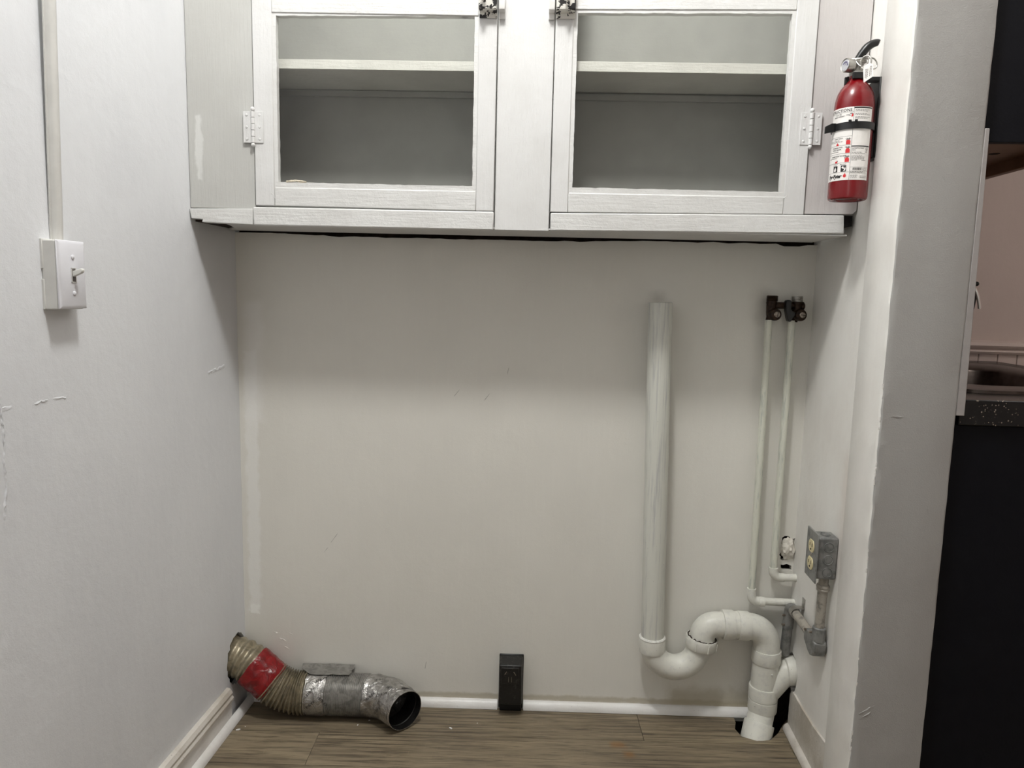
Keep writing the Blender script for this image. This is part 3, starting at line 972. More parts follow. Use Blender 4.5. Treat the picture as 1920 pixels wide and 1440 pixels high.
# ------------------------------------------------------------------ laundry drain (standpipe and trap), back wall frame
V = -0.050
dr = thing('drain_pipe', 'thick white painted laundry standpipe with a P-trap going into the floor', 'drain pipe', (1.42, V, 0), FB)
ax = Vector((1.094, V, 1.132)) - Vector((1.1165, V, 0.235))
L = ax.length
part('standpipe', MB().lathe([(0.0001, 0), (0.0300, 0), (0.0300, L - 0.001), (0.0292, L), (0.0265, L), (0.0260, L - 0.08), (0.0001, L - 0.08)], (1.1165, V, 0.235), ax, 40), W['stand'], dr)
part('coupling', MB().lathe([(0.0305, 0), (0.0345, 0.001), (0.0352, 0.006), (0.0352, 0.034), (0.034, 0.038), (0.0305, 0.040)], (1.1168, V, 0.2045), ax, 40), W['pvc'], dr)
part('coupling_rim', MB().lathe([(0.0302, 0), (0.0345, 0.0), (0.0352, 0.003), (0.0330, 0.006), (0.0302, 0.0065)], (1.116, V, 0.2415), ax, 40), W['rim'], dr, label='chalky pale rim of the coupling')
ub = fillet([(1.1172, V, 0.225), (1.1185, V, 0.160), (1.1785, V - 0.003, 0.160), (1.236, V, 0.168), (1.243, V, 0.236)], [0.058, 0.5, 0.05], 10)
path = [Vector((1.1170, V, 0.2105))]
for k in range(25):
    t = math.pi + math.pi * k / 24
    path.append(Vector((1.1785 + 0.0605 * math.cos(t), V, 0.2195 + 0.0585 * math.sin(t))))
path.append(Vector((1.2445, V, 0.238)))
part('trap_bend', MB().sweep(path, [0.0315] + [0.0315 + 0.0018 * math.sin(math.pi * k / 24) for k in range(25)] + [0.0315], 36), W['pvc'], dr)
nax = Vector((0.13, 0, 1)).normalized()
nut = MB().lathe([(0.0322, 0), (0.039, 0.001), (0.0415, 0.006), (0.0420, 0.026), (0.0405, 0.030), (0.0322, 0.030)], (1.2440, V, 0.2185), nax, 40)
no = part('slip_nut', nut, W['pvc'], dr)
mb = MB()
for k in range(8):
    a = 2 * math.pi * k / 8 + 0.25
    q = Vector((0, 0, 1)).rotation_difference(nax)
    c = Vector((1.2440, V, 0.2185)) + q @ Vector((0.0425 * math.cos(a), 0.0425 * math.sin(a), 0.004))
    c2 = Vector((1.2440, V, 0.2185)) + q @ Vector((0.0425 * math.cos(a), 0.0425 * math.sin(a), 0.025))
    part('nut_lug', MB().sweep([c, c2], 0.0018, 6), W['pvc'], no)
mb = MB()
pts = []
for k in range(120):
    a = 2 * math.pi * k / 119
    q = Vector((0, 0, 1)).rotation_difference(nax)
    pts.append(Vector((1.2440, V, 0.2185)) + q @ Vector((0.0365 * math.cos(a), 0.0365 * math.sin(a), 0.0305)) + noise.noise_vector(Vector((a * 6, 1, 0))) * 0.003)
part('putty_ring', MB().sweep(pts, [0.0014 + 0.0009 * abs(noise.noise(Vector((k * 0.4, 0, 3)))) for k in range(120)], 6), W['lath'], no, label='dark cracked sealant around the nut')
p2 = fillet([(1.2475, V, 0.246), (1.2525, V, 0.2845), (1.345, V, 0.2850)], [0.034], 12)
part('elbow', MB().sweep(p2[:-1] + [Vector((1.305, V, 0.285))], 0.0330, 36), W['pvc'], dr)
part('hub', MB().lathe([(0.0333, 0), (0.038, 0.001), (0.0385, 0.004), (0.0385, 0.027), (0.0375, 0.030), (0.0335, 0.030)], (1.2985, V, 0.285), (1, 0, 0), 40), W['pvc'], dr)
part('pipe_nipple', MB().sweep([(1.32, V, 0.2848), (1.342, V, 0.2845)], 0.0352, 36), W['pvc'], dr)
part('hub', MB().lathe([(0.0335, 0), (0.0372, 0.0005), (0.038, 0.004), (0.038, 0.027), (0.037, 0.030), (0.0335, 0.030)], (1.3385, V, 0.284), (1, 0, -0.04), 40), W['pvc'], dr)
p3 = fillet([(1.360, V, 0.2835), (1.4185, V, 0.2785), (1.4215, V, 0.20)], [0.050], 14)
part('elbow', MB().sweep(p3, 0.0345, 36), W['pvc'], dr)
part('hub', MB().lathe([(0.0335, 0), (0.0365, 0.0005), (0.0378, 0.004), (0.0380, 0.033), (0.0372, 0.037), (0.0335, 0.037)], (1.4215, V, 0.184), (0, 0, 1), 40), W['pvc'], dr)
wye = part('wye_fitting', MB().sweep([(1.4215, V, 0.20), (1.4210, V, 0.10), (1.4210, V, 0.045)], 0.0348, 36), W['pvc'], dr)
pb = fillet([(1.424, V, 0.095), (1.4735, V, 0.160), (1.515, V, 0.1635)], [0.04], 10)
part('wye_branch', MB().sweep(pb, 0.0335, 36), W['pvc'], wye)
part('branch_hub', MB().lathe([(0.033, 0), (0.0370, 0.002), (0.0385, 0.006), (0.0385, 0.035), (0.033, 0.036)], (1.4720, V, 0.1605), (1, 0, 0.06), 40), W['pvc'], wye)
mb = MB()
for (a, b, c) in ((1.428, 0.166, -0.0350), (1.4235, 0.107, -0.0351), (1.462, 0.128, -0.030), (1.444, 0.06, -0.027)):
    part('paint_drip', MB().lathe([(0.0001, 0), (0.0028, 0), (0.0022, 0.0016), (0.0001, 0.002)], (a, V + c, b), (0, -1, 0), 10), W['rim'], wye)
part('coupling', MB().lathe([(0.0335, 0), (0.037, 0.001), (0.0378, 0.005), (0.0378, 0.0335), (0.0366, 0.034), (0.0366, 0.0365), (0.0380, 0.037), (0.0384, 0.067), (0.0372, 0.071), (0.0335, 0.0715)], (1.4205, V, 0.046), (0.0, 0, 1), 40), W['pvc'], dr)
pe = fillet([(1.4205, V, 0.075), (1.4200, V - 0.001, 0.046), (1.3880, V - 0.047, -0.045)], [0.05], 8)
part('floor_elbow', MB().sweep(pe, 0.0335, 36), W['pvc'], dr)
d_ = (pe[-1] - pe[-2]).normalized()
part('hub', MB().lathe([(0.0335, 0), (0.0385, 0.001), (0.0392, 0.005), (0.0392, 0.060), (0.0335, 0.061)], pe[-1] - d_ * 0.076, d_, 40), W['pvc'], dr)

# ------------------------------------------------------------------ washer supply valve and copper pipes
VC = -0.026
vl = thing('washer_valve', 'twin tarnished brass washer supply valve on two thin painted copper pipes', 'valve', (1.41, VC, 0.34), FB)
for k, (u, ut) in enumerate(((1.3800, 1.3808), (1.4435, 1.4440))):
    mb = MB().lathe([(0.0001, 0), (0.0105, 0), (0.0118, 0.010), (0.0125, 0.026), (0.0125, 0.034), (0.0135, 0.037), (0.0120, 0.043), (0.0001, 0.043)], (u, VC, 1.100), (0, 0, 1), 24)
    mb.lathe([(0.0001, 0), (0.0085, 0), (0.0085, 0.02), (0.0001, 0.02)], (u - 0.004, VC, 1.0905), (0.15, 0, 1), 16)
    b = part('valve_body', mb, W['brass'], vl)
    prof = [(0.0001, 0)]
    for j in range(4):
        prof += [(0.0128, j * 0.0035), (0.0142, j * 0.0035 + 0.0012), (0.0142, j * 0.0035 + 0.002), (0.0128, j * 0.0035 + 0.0034)]
    prof += [(0.0128, 0.0145), (0.0102, 0.0148), (0.0098, 0.004), (0.0001, 0.004)]
    part('hose_thread', MB().lathe(prof, (ut, VC, 1.141), (0, 0, 1), 28), W['silver'] if k else W['brass'], b, label='paler threaded outlet' if k else None)
    mb = MB().lathe([(0.0001, 0), (0.0150, 0), (0.0152, 0.012), (0.0135, 0.016), (0.0100, 0.0175), (0.0001, 0.0175)], (u + 0.0055, VC - 0.006, 1.1075), (0, -1, 0.06), 28)
    part('bonnet', mb, W['brass'], b)
    mb = MB().lathe([(0.0001, 0), (0.0075, 0), (0.0072, 0.002), (0.004, 0.0032), (0.0009, 0.0034)], (u + 0.0075, VC - 0.0235, 1.1085), (0, -1, 0.06), 20)
    part('screw', mb, W['screw'], b, label='shiny screw head')
    c = Vector((u + 0.0085, VC - 0.0272, 1.1088))
    s = Vector((0.0006, 0, 0.0058)) if k == 0 else Vector((0.0058, 0, -0.0006))
    part('screw_slot', MB().sweep([c - s, c + s], 0.0008, 6), W['dark'], b)
mb = MB().sweep([(1.385, VC, 1.131), (1.440, VC, 1.1315)], 0.0085, 18)
mb.lathe([(0.0001, 0), (0.0090, 0), (0.0095, 0.006), (0.0110, 0.007), (0.0110, 0.013), (0.0070, 0.016), (0.0001, 0.016)], (1.447, VC, 1.1305), (1, 0, 0.0), 12)
part('crossbar', mb, W['brass'], vl)
lev = [(1.4085, 1.142), (1.4115, 1.1455), (1.4160, 1.1460), (1.4205, 1.1445), (1.4225, 1.140), (1.4230, 1.122), (1.4265, 1.117), (1.4330, 1.116), (1.4335, 1.108), (1.428, 1.099), (1.4240, 1.0925),
       (1.4205, 1.0905), (1.4165, 1.0930), (1.4140, 1.100), (1.4095, 1.120)]
part('valve_lever', MB().prism(lev, lambda p: (p[0], VC - 0.024, p[1]), lambda p: (p[0], VC - 0.006, p[1])), W['black'], vl, bev=0.002, label='black rubber-coated lever')
WALLU = 1.4955
cp1 = fillet([(1.3755, VC, 1.094), (1.3795, VC, 0.3425), (WALLU + 0.01, VC, 0.3425)], [0.014], 6)
cp1 = [(1.3755, VC, 1.094), (1.3792, VC, 0.352)]
part('copper_pipe', MB().sweep(cp1, 0.0093, 20), W['copper'], vl)
part('pipe_elbow', MB().sweep(fillet([(1.3790, VC, 0.378), (1.3795, VC, 0.3435), (1.405, VC, 0.3425)], [0.016], 8), 0.0118, 20), W['pvc'], vl)
part('pipe_elbow', MB().lathe([(0.0001, 0), (0.0125, 0.0), (0.0132, 0.005), (0.0125, 0.014), (0.0001, 0.016)], (1.4005, VC - 0.002, 0.3425), (1, -0.15, 0), 20), W['pvc'], vl)
part('copper_pipe', MB().sweep([(1.40, VC, 0.3425), (1.45, VC, 0.3415), (WALLU + 0.01, VC, 0.3410)], 0.0100, 20), W['pvc'], vl)
part('copper_pipe', MB().sweep([(1.4345, VC, 1.094), (1.4328, VC, 0.43)], 0.0093, 20), W['copper'], vl)
part('pipe_elbow', MB().sweep(fillet([(1.4328, VC, 0.438), (1.4335, VC, 0.4115), (1.462, VC, 0.4105)], [0.019], 8), 0.0118, 20), W['pvc'], vl)
part('copper_pipe', MB().sweep([(1.455, VC, 0.4105), (WALLU + 0.01, VC, 0.4110)], 0.0102, 20), W['pvc'], vl)

# crumpled paper stuffed in the wall opening
bm = bmesh.new()
bmesh.ops.create_icosphere(bm, subdivisions=3, radius=1.0)
mb = MB()
vs = []
for v in bm.verts:
    p = v.co
    cell = noise.cell_vector(p * 2.6)
    rdg = 1 - abs(noise.noise(p * 3.1)) * 1.1
    r = 0.82 + 0.42 * rdg * rdg - 0.22 * abs(noise.noise(p * 4.7 + Vector((3, 1, 2)))) + 0.08 * noise.noise(p * 9)
    vs.append((1.4755 + p.x * 0.0185 * r, 0.002 + p.y * 0.015 * r, 0.4815 + p.z * 0.029 * r))
bm.verts.index_update()
mb.add(vs, [tuple(v.index for v in f.verts) for f in bm.faces])
bm.free()
pt = thing('paper_wad', 'crumpled white paper stuffed into the wall hole beside the copper pipes', 'paper', (1.4755, 0, 0.45), FB)
part('paper', mb, W['fold'], pt, sharp=12)

# ------------------------------------------------------------------ metal outlet box and its conduit on the right wall
ob = thing('outlet_box', 'grey metal surface outlet box with two ivory sockets on the right wall', 'outlet', (0.6395, 1.648, 0.512))
bx = part('metal_box', MB().box((0.5925, 1.6235, 0.5135), (0.6395, 1.6735, 0.6125)), W['grey'], ob, bev=0.005, seg=3)
for zz in (0.5315, 0.561, 0.5905):
    o = part('knockout', MB().lathe([(0.0112, -0.0002), (0.0116, 0.0012), (0.0108, 0.0018), (0.0100, 0.0004), (0.0092, 0.0003), (0.0086, 0.0012), (0.0001, 0.0014)], (0.618, 1.6235, zz), (0, -1, 0), 28), W['grey'], bx)
part('knockout', MB().lathe([(0.0112, -0.0002), (0.0116, 0.0012), (0.0108, 0.0018), (0.0100, 0.0004), (0.0092, 0.0003), (0.0086, 0.0012), (0.0001, 0.0014)], (0.617, 1.648, 0.6125), (0, 0, 1), 28), W['grey'], bx)
cv = part('cover_plate', MB().box((0.5885, 1.6135, 0.5065), (0.5922, 1.6830, 0.6215)), W['grey'], ob, bev=0.0012)
for zz in (0.5435, 0.5845):
    mb = MB().lathe([(0.0001, 0), (0.0170, 0), (0.0165, 0.0018), (0.0001, 0.0020)], (0.5886, 1.648, zz), (-1, 0, 0), 32)
    mb.xform(lambda p: (p.x, p.y, zz + max(-0.0142, min(0.0142, p.z - zz))))
    rcp = part('receptacle', mb, W['ivory'], ob, label='ivory socket face')
    mb = MB().box((0.5860, 1.6405, zz - 0.001), (0.5868, 1.6420, zz + 0.0075)).box((0.5860, 1.6535, zz - 0.001), (0.5868, 1.6550, zz + 0.0065))
    mb.lathe([(0.0001, 0), (0.0024, 0), (0.0024, 0.0006), (0.0001, 0.0006)], (0.5866, 1.648, zz - 0.0075), (-1, 0, 0), 12)
    part('socket_slot', mb, W['dark'], rcp)
part('screw', MB().lathe([(0.0001, 0), (0.0030, 0), (0.0026, 0.0010), (0.0001, 0.0014)], (0.5884, 1.648, 0.564), (-1, 0, 0), 12), W['screw'], cv)

XC = 0.6205
co = thing('electrical_conduit', 'grey metal conduit running down from the outlet box and back to the corner', 'conduit', (XC, 1.65, 0.33))
part('conduit_pipe', MB().sweep([(XC, 1.6455, 0.5128), (XC, 1.6495, 0.375)], 0.0112, 24), W['condpipe'], co)
part('connector', MB().lathe([(0.0114, 0), (0.0140, 0.001), (0.0148, 0.004), (0.0135, 0.0065), (0.0150, 0.009), (0.0148, 0.013), (0.0125, 0.016), (0.0114, 0.016)], (XC, 1.6468, 0.478), (0, 0, 1), 24), W['condpipe'], co)
mb = MB().sweep([(XC, 1.6492, 0.389), (XC, 1.6500, 0.352)], 0.0150, 24)
mb.prism([(1.636, 0.352), (1.664, 0.366), (1.706, 0.358), (1.706, 0.332), (1.678, 0.316), (1.660, 0.312), (1.644, 0.318), (1.637, 0.330)], lambda p: (XC - 0.014, p[0], p[1]), lambda p: (XC + 0.0155, p[0], p[1]))
el = part('pull_elbow', mb, W['grey'], co, bev=0.003, label='dark cast elbow fitting')
mb = MB().lathe([(0.0001, 0), (0.003, 0), (0.003, 0.006), (0.0001, 0.0065)], (XC - 0.0145, 1.690, 0.361), (-1, 0.0, 0.3), 10)
part('set_screw', mb, W['screw'], el)
part('set_screw', MB().lathe([(0.0001, 0), (0.003, 0), (0.003, 0.006), (0.0001, 0.0065)], (XC - 0.0145, 1.655, 0.372), (-1, 0.0, 0.0), 10), W['screw'], el)
part('conduit_pipe', MB().sweep([(XC, 1.69, 0.345), (XC, 1.842, 0.345)], 0.0112, 24), W['condpipe'], co)
mb = MB().sweep(fillet([(XC, 1.824, 0.3450), (XC, 1.859, 0.345), (XC - 0.002, 1.860, 0.285)], [0.018], 8), 0.0138, 24)
e2 = part('pull_elbow', mb, W['grey'], co, label='dark elbow fitting in the corner')
for z in (0.322, 0.296):
    part('set_screw', MB().lathe([(0.0001, 0), (0.0032, 0), (0.0032, 0.007), (0.0001, 0.0075)], (XC - 0.013, 1.853, z), (-1, -0.3, 0), 10), W['screw'], e2)
part('conduit_pipe', MB().sweep([(XC - 0.002, 1.860, 0.29), (XC - 0.001, 1.872, 0.2045)], 0.0125, 24), W['grey'], co)
mb = MB()
pts = []
for k in range(15):
    a = math.pi * k / 14
    pts.append((XC + 0.0125 * math.cos(a + math.pi / 2) * -1 if False else XC - 0.0128 * math.sin(a), 1.815, 0.3475 + 0.0128 * math.cos(a)))
inner = [Vector(p) for p in pts]
vs, fs = [], []
for p in inner:
    q = Vector((XC, 1.815, 0.3475)) + (p - Vector((XC, 1.815, 0.3475))) * 1.16
    for pp in (p, q):
        vs += [(pp.x, 1.806, pp.z), (pp.x, 1.824, pp.z)]
for i in range(14):
    a, b = i * 4, (i + 1) * 4
    fs += [(a, a + 1, b + 1, b), (a + 2, b + 2, b + 3, a + 3), (a, b, b + 2, a + 2), (a + 1, a + 3, b + 3, b + 1)]
fs += [(0, 2, 3, 1), (56, 57, 59, 58)]
mb.add(vs, fs)
mb.box((XC, 1.806, 0.3600), (XR, 1.824, 0.3620)).box((XR - 0.002, 1.806, 0.360), (XR, 1.824, 0.386)).box((XC, 1.806, 0.332), (XR, 1.824, 0.334))
part('strap', mb, W['silver'], co, label='shiny one-hole conduit strap')

# ------------------------------------------------------------------ fire extinguisher and its bracket
EX, EY, ER = 0.5800, 1.5800, 0.0380
cdir = Vector((-EX, -EY, 0)).normalized()
rdir = Vector((-cdir.y, cdir.x, 0))
if rdir.x < 0:
    rdir = -rdir


def cyl(th, z, r):
    return Vector((EX, EY, z)) + (cdir * math.cos(th) + rdir * math.sin(th)) * r


ex = thing('fire_extinguisher', 'small red fire extinguisher with black handle and instruction label beside the cabinet', 'fire extinguisher', (EX, EY, 1.3535))
prof = [(0.0001, 1.358), (0.024, 1.358), (0.029, 1.3545), (0.0345, 1.354), (0.0372, 1.3565), (0.0380, 1.361), (0.0380, 1.538), (0.0376, 1.546), (0.0362, 1.556), (0.0335, 1.566), (0.0292, 1.575), (0.0235, 1.5825), (0.0180, 1.588),
        (0.0152, 1.5915), (0.0143, 1.596), (0.0140, 1.602), (0.0001, 1.602)]
cyl_o = part('cylinder', MB().lathe(prof, (EX, EY, 0), (0, 0, 1), 64), W['red'], ex)
# label wrapped around the cylinder
LZ0, LZ1 = 1.3905, 1.5335
T0, T1 = math.radians(-118), math.radians(60)


def wrap_rect(mb, x0, x1, z0, z1, eps):
    n_ = max(1, int(abs(x1 - x0) / 0.002))
    for i in range(n_):
        a, b = x0 + (x1 - x0) * i / n_, x0 + (x1 - x0) * (i + 1) / n_
        r = ER + eps
        mb.add([cyl(a / ER, z0, r), cyl(b / ER, z0, r), cyl(b / ER, z1, r), cyl(a / ER, z1, r)], [(0, 1, 2, 3)])


def wrap_poly(mb, poly, eps):
    mb.add([cyl(x / ER, z, ER + eps) for x, z in poly], [tuple(range(len(poly)))])


def text_pts(body, size, shear=0.0, bold=0.0, space=1.0):
    cu = bpy.data.curves.new('lettering', 'FONT')
    cu.body = body
    cu.size = size
    cu.shear = shear
    cu.offset = bold
    cu.space_character = space
    cu.resolution_u = 3
    o = bpy.data.objects.new('lettering', cu)
    COL.objects.link(o)
    dg = bpy.context.evaluated_depsgraph_get()
    me = bpy.data.meshes.new_from_object(o.evaluated_get(dg))
    vs_ = [v.co.copy() for v in me.vertices]
    fs_ = [tuple(p.vertices) for p in me.polygons]
    bpy.data.objects.remove(o)
    bpy.data.curves.remove(cu)
    bpy.data.meshes.remove(me)
    return vs_, fs_


def wrap_text(mb, body, size, x, z, align='L', slope=0.0, **kw):
    vs_, fs_ = text_pts(body, size, **kw)
    wd = max(v.x for v in vs_)
    x0 = x if align == 'L' else x - wd
    mb.add([cyl((x0 + v.x) / ER, z + v.y + slope * (x0 + v.x), ER + 0.0005) for v in vs_], fs_)


lb = MB()
nn = 60
vs, fs = [], []
for i in range(nn + 1):
    t = T0 + (T1 - T0) * i / nn
    vs += [cyl(t, LZ0, ER + 0.0003), cyl(t, LZ1, ER + 0.0003)]
fs = [(2 * i, 2 * i + 2, 2 * i + 3, 2 * i + 1) for i in range(nn)]
lb.add(vs, fs)
lab = part('label', lb, W['label'], ex, label='white instruction label')
ink, gray, redi = MB(), MB(), MB()
X0, X1 = T0 * ER, T1 * ER
# divider and rules
wrap_rect(ink, 0.0002, 0.0007, LZ0, LZ1, 0.0005)
for z in (1.5235, 1.4765, 1.4595, 1.4430, 1.4248, 1.4062):
    wrap_rect(ink, X0, 0.0, z, z + 0.0004, 0.0005)
for z in (1.4155, 1.4085, 1.4035):
    wrap_rect(ink, 0.0005, X1 - 0.002, z, z + 0.0003, 0.0005)
wrap_rect(ink, 0.0005, X1 - 0.001, 1.5300, 1.5325, 0.00045)
wrap_rect(ink, 0.0005, X1 - 0.002, 1.4555, 1.4577, 0.00045)
wrap_text(ink, 'INSTRUCTIONS', 0.0078, -0.003, 1.5252, 'R', bold=0.00018, space=1.08)
wrap_text(ink, 'PULL PIN', 0.0034, -0.0235, 1.5195, 'R', bold=0.00006)
wrap_text(ink, 'HOLD UPRIGHT', 0.0034, -0.0170, 1.5155, 'R', bold=0.00006)
wrap_text(ink, 'AIM AT BASE', 0.0034, -0.0170, 1.4722, 'R', bold=0.00005)
wrap_text(ink, 'SQUEEZE AND', 0.0036, -0.0160, 1.4545, 'R', bold=0.00007)
wrap_text(ink, 'HOLD LEVER.', 0.0036, -0.0180, 1.4505, 'R', bold=0.00007)
wrap_text(ink, 'SWEEP SIDE TO SIDE,', 0.0036, -0.0070, 1.4375, 'R', bold=0.00007)
wrap_text(ink, 'CLASSIFICATION', 0.0030, 0.0020, 1.4515, 'L', bold=0.00005)
wrap_text(ink, '5-B:C', 0.0030, 0.0020, 1.4480, 'L', bold=0.00005)
wrap_text(ink, 'SERIAL NO.', 0.0022, 0.0020, 1.4285, 'L')
wrap_text(ink, 'Fyr-Fyter', 0.0100, -0.0130, 1.3955, 'R', shear=0.22, bold=0.00045, space=0.86)
# flame drop after the name
wrap_poly(redi, [(-0.0115, 1.3985), (-0.0095, 1.3958), (-0.0065, 1.3958), (-0.0050, 1.3985), (-0.0062, 1.4015), (-0.0082, 1.4055), (-0.0088, 1.4020), (-0.0103, 1.4015)], 0.0005)
# small pictures of an extinguisher, flames and jets
for zc, yf in ((1.4600, 0.0), (1.4435, 0.0), (1.4255, 0.0)):
    x = -0.0060
    wrap_poly(redi, [(x - 0.0040, zc + 0.0005), (x + 0.0040, zc + 0.0005), (x + 0.0040, zc + 0.0068), (x + 0.0020, zc + 0.0095), (x - 0.0020, zc + 0.0095), (x - 0.0040, zc + 0.0068)], 0.0006)
    for (a, b, c, d) in ((x - 0.0045, 0.0100, x + 0.0035, 0.0108), (x - 0.0030, 0.0112, x + 0.0045, 0.0122), (x - 0.0055, 0.0124, x - 0.0010, 0.0130), (x + 0.001, 0.0096, x + 0.0025, 0.0135)):
        wrap_rect(gray, a, c, zc + b, zc + d, 0.0006)
for zc, xs in ((1.4600, -0.0300), (1.4255, -0.0300)):
    wrap_poly(redi, [(xs, zc), (xs + 0.005, zc), (xs + 0.0055, zc + 0.003), (xs + 0.004, zc + 0.0025), (xs + 0.0025, zc + 0.0065), (xs + 0.0015, zc + 0.003), (xs - 0.0005, zc + 0.0035)], 0.0006)
wrap_poly(redi, [(-0.0200, 1.4660), (-0.0085, 1.4682), (-0.0085, 1.4690), (-0.0200, 1.4666)], 0.0006)
wrap_poly(gray, [(-0.0255, 1.4275), (-0.0095, 1.4335), (-0.0095, 1.4355), (-0.0255, 1.4300)], 0.0006)
wrap_poly(redi, [(-0.0040, 1.5140), (-0.0005, 1.5145), (-0.0005, 1.5205), (-0.0030, 1.5200)], 0.0006)
for q in ((-0.0135, 1.5180, -0.0070, 1.5190), (-0.0090, 1.5165, -0.0045, 1.5172), (-0.0065, 1.5195, -0.002, 1.5215)):
    wrap_rect(gray, q[0], q[2], q[1], q[3], 0.0006)
# black pictograms
for x0, x1 in ((-0.0330, -0.0235), (-0.0165, -0.0060)):
    wrap_rect(ink, x0, x1, 1.4075, 1.4195, 0.0006)
wt = MB()
for (pl) in ([(-0.0300, 1.4085), (-0.0270, 1.4085), (-0.0260, 1.4120), (-0.0280, 1.4180), (-0.0300, 1.4140), (-0.0315, 1.4110)],
             [(-0.0152, 1.4160), (-0.0120, 1.4185), (-0.0105, 1.4150), (-0.0090, 1.4120), (-0.0110, 1.4130), (-0.0135, 1.4140)],
             [(-0.0115, 1.4085), (-0.0080, 1.4090), (-0.0068, 1.4130), (-0.0082, 1.4175), (-0.0098, 1.4115)]):
    wrap_poly(wt, pl, 0.0009)
wrap_text(ink, 'A', 0.0030, -0.0185, 1.4212, 'L', bold=0.0002)
# unreadable small print as broken lines
rs = random.Random(11)


def small_print(x0, x1, zs, h=0.0010):
    for z in zs:
        x = x0
        end = x1 - rs.uniform(0, (x1 - x0) * 0.35)
        while x < end:
            l_ = rs.uniform(0.0015, 0.0042)
            wrap_rect(gray, x, min(x + l_, end), z, z + h, 0.0005)
            x += l_ + 0.0009


small_print(0.0030, X1 - 0.003, [1.5265, 1.5240, 1.5195, 1.5170, 1.5125, 1.51])
small_print(0.0020, X1 - 0.009, [1.4440, 1.4415, 1.4378, 1.4352])
small_print(0.0020, X1 - 0.008, [1.4330, 1.4308])
small_print(0.0220, X1 - 0.004, [1.4285])
small_print(0.0020, X1 - 0.004, [1.4062, 1.4045])
small_print(0.0020, 0.0180, [1.3992, 1.3965, 1.3940])
small_print(0.0210, X1 - 0.002, [1.3978, 1.3950])
small_print(X0 + 0.03, -0.0160, [1.4690, 1.4665, 1.4470, 1.4345], 0.0011)
small_print(-0.0165, -0.003, [1.4218, 1.4200], 0.0008)
small_print(-0.034, -0.022, [1.4225, 1.4205], 0.0008)
x = 0.0060
while x < 0.0235:
    l_ = rs.choice((0.0004, 0.0007, 0.001))
    wrap_rect(ink, x, x + l_, 1.4098, 1.4145, 0.0005)
    x += l_ + 0.0005
small_print(0.0255, X1 - 0.003, [1.4125, 1.4102], 0.0009)
for k in range(16):
    a, b = 2 * math.pi * k / 16, 2 * math.pi * (k + 1) / 16
    cx, cz = 0.0320, 1.4510
    wrap_poly(ink, [(cx + 0.0026 * math.cos(a), cz + 0.0030 * math.sin(a)), (cx + 0.0026 * math.cos(b), cz + 0.0030 * math.sin(b)), (cx + 0.0021 * math.cos(b), cz + 0.0025 * math.sin(b)), (cx + 0.0021 * math.cos(a), cz + 0.0025 * math.sin(a))], 0.0005)
wrap_text(ink, 'UL', 0.0030, 0.0305, 1.4498, 'L', bold=0.00005)
small_print(0.0298, 0.0342, [1.4462, 1.4445], 0.0009)
part('black_print', ink, W['ink'], lab, kind='stuff')
part('grey_print', gray, W['grayink'], lab, kind='stuff')
part('red_print', redi, W['redink'], lab, kind='stuff')
part('white_print', wt, W['label'], lab)
# valve head
mb = MB().lathe([(0.0001, 0), (0.0140, 0), (0.0150, 0.004), (0.0150, 0.008), (0.0110, 0.010), (0.0105, 0.020), (0.0120, 0.022), (0.0120, 0.026), (0.0001, 0.026)], (EX, EY, 1.6005), (0, 0, 1), 28)
a = Vector((EX, EY, 0))
head = part('valve_head', mb, W['silver'], ex)
gd = (cdir * 0.62 - rdir * 0.78 + Vector((0, 0, 0.02))).normalized()
g0 = Vector((EX, EY, 1.6195)) + gd * 0.006
part('gauge_body', MB().lathe([(0.0001, 0), (0.0085, 0), (0.0115, 0.006), (0.0132, 0.008), (0.0136, 0.022), (0.0128, 0.0240), (0.0112, 0.0228), (0.0001, 0.0222)], g0, gd, 32), W['silver'], head)
mb = MB().lathe([(0.0001, 0), (0.0110, 0.0), (0.0106, 0.0006), (0.0001, 0.0008)], g0 + gd * 0.0226, gd, 28)
gf = part('gauge_face', mb, W['gaugeface'], head, label='shiny pressure gauge face')
gx = gd.cross(Vector((0, 0, 1))).normalized() * -1
mb = MB()
c = g0 + gd * 0.0237
for k in range(8):
    a0, a1 = math.radians(200 - 22 * k), math.radians(200 - 22 * (k + 1))
    P_ = lambda an, r: c - gx * math.cos(an) * r + Vector((0, 0, 1)) * math.sin(an) * r
    mb.add([P_(a0, 0.0075), P_(a1, 0.0075), P_(a1, 0.0052), P_(a0, 0.0052)], [(0, 1, 2, 3)])
mb.add([c + gx * 0.001, c - gx * 0.001, c + Vector((0, 0, 0.0065))], [(0, 1, 2)])
part('gauge_dial', mb, W['purple'], head)
# carrying lever: black curved handle rising to the right
hp = catmull([Vector((EX, EY, 1.6235)) - rdir * 0.012 + cdir * 0.004, Vector((EX, EY, 1.631)) - rdir * 0.002 + cdir * 0.004, Vector((EX, EY, 1.643)) + rdir * 0.006 + cdir * 0.003,
              Vector((EX, EY, 1.655)) + rdir * 0.015 + cdir * 0.002, Vector((EX, EY, 1.6612)) + rdir * 0.024, Vector((EX, EY, 1.6635)) + rdir * 0.033 - cdir * 0.002, Vector((EX, EY, 1.6625)) + rdir * 0.0365 - cdir * 0.002], 6)
rad = [0.0040 + 0.0042 * math.sin(math.pi * min(1, (0.15 + i / (len(hp) - 1)) * 0.8)) for i in range(len(hp))]
part('lever_handle', MB().sweep(hp, rad, 18), W['black'], ex)
part('lever_pivot', MB().box((EX - 0.010, EY - 0.012, 1.6245), (EX + 0.014, EY + 0.010, 1.6325)), W['silver'], head, bev=0.002)
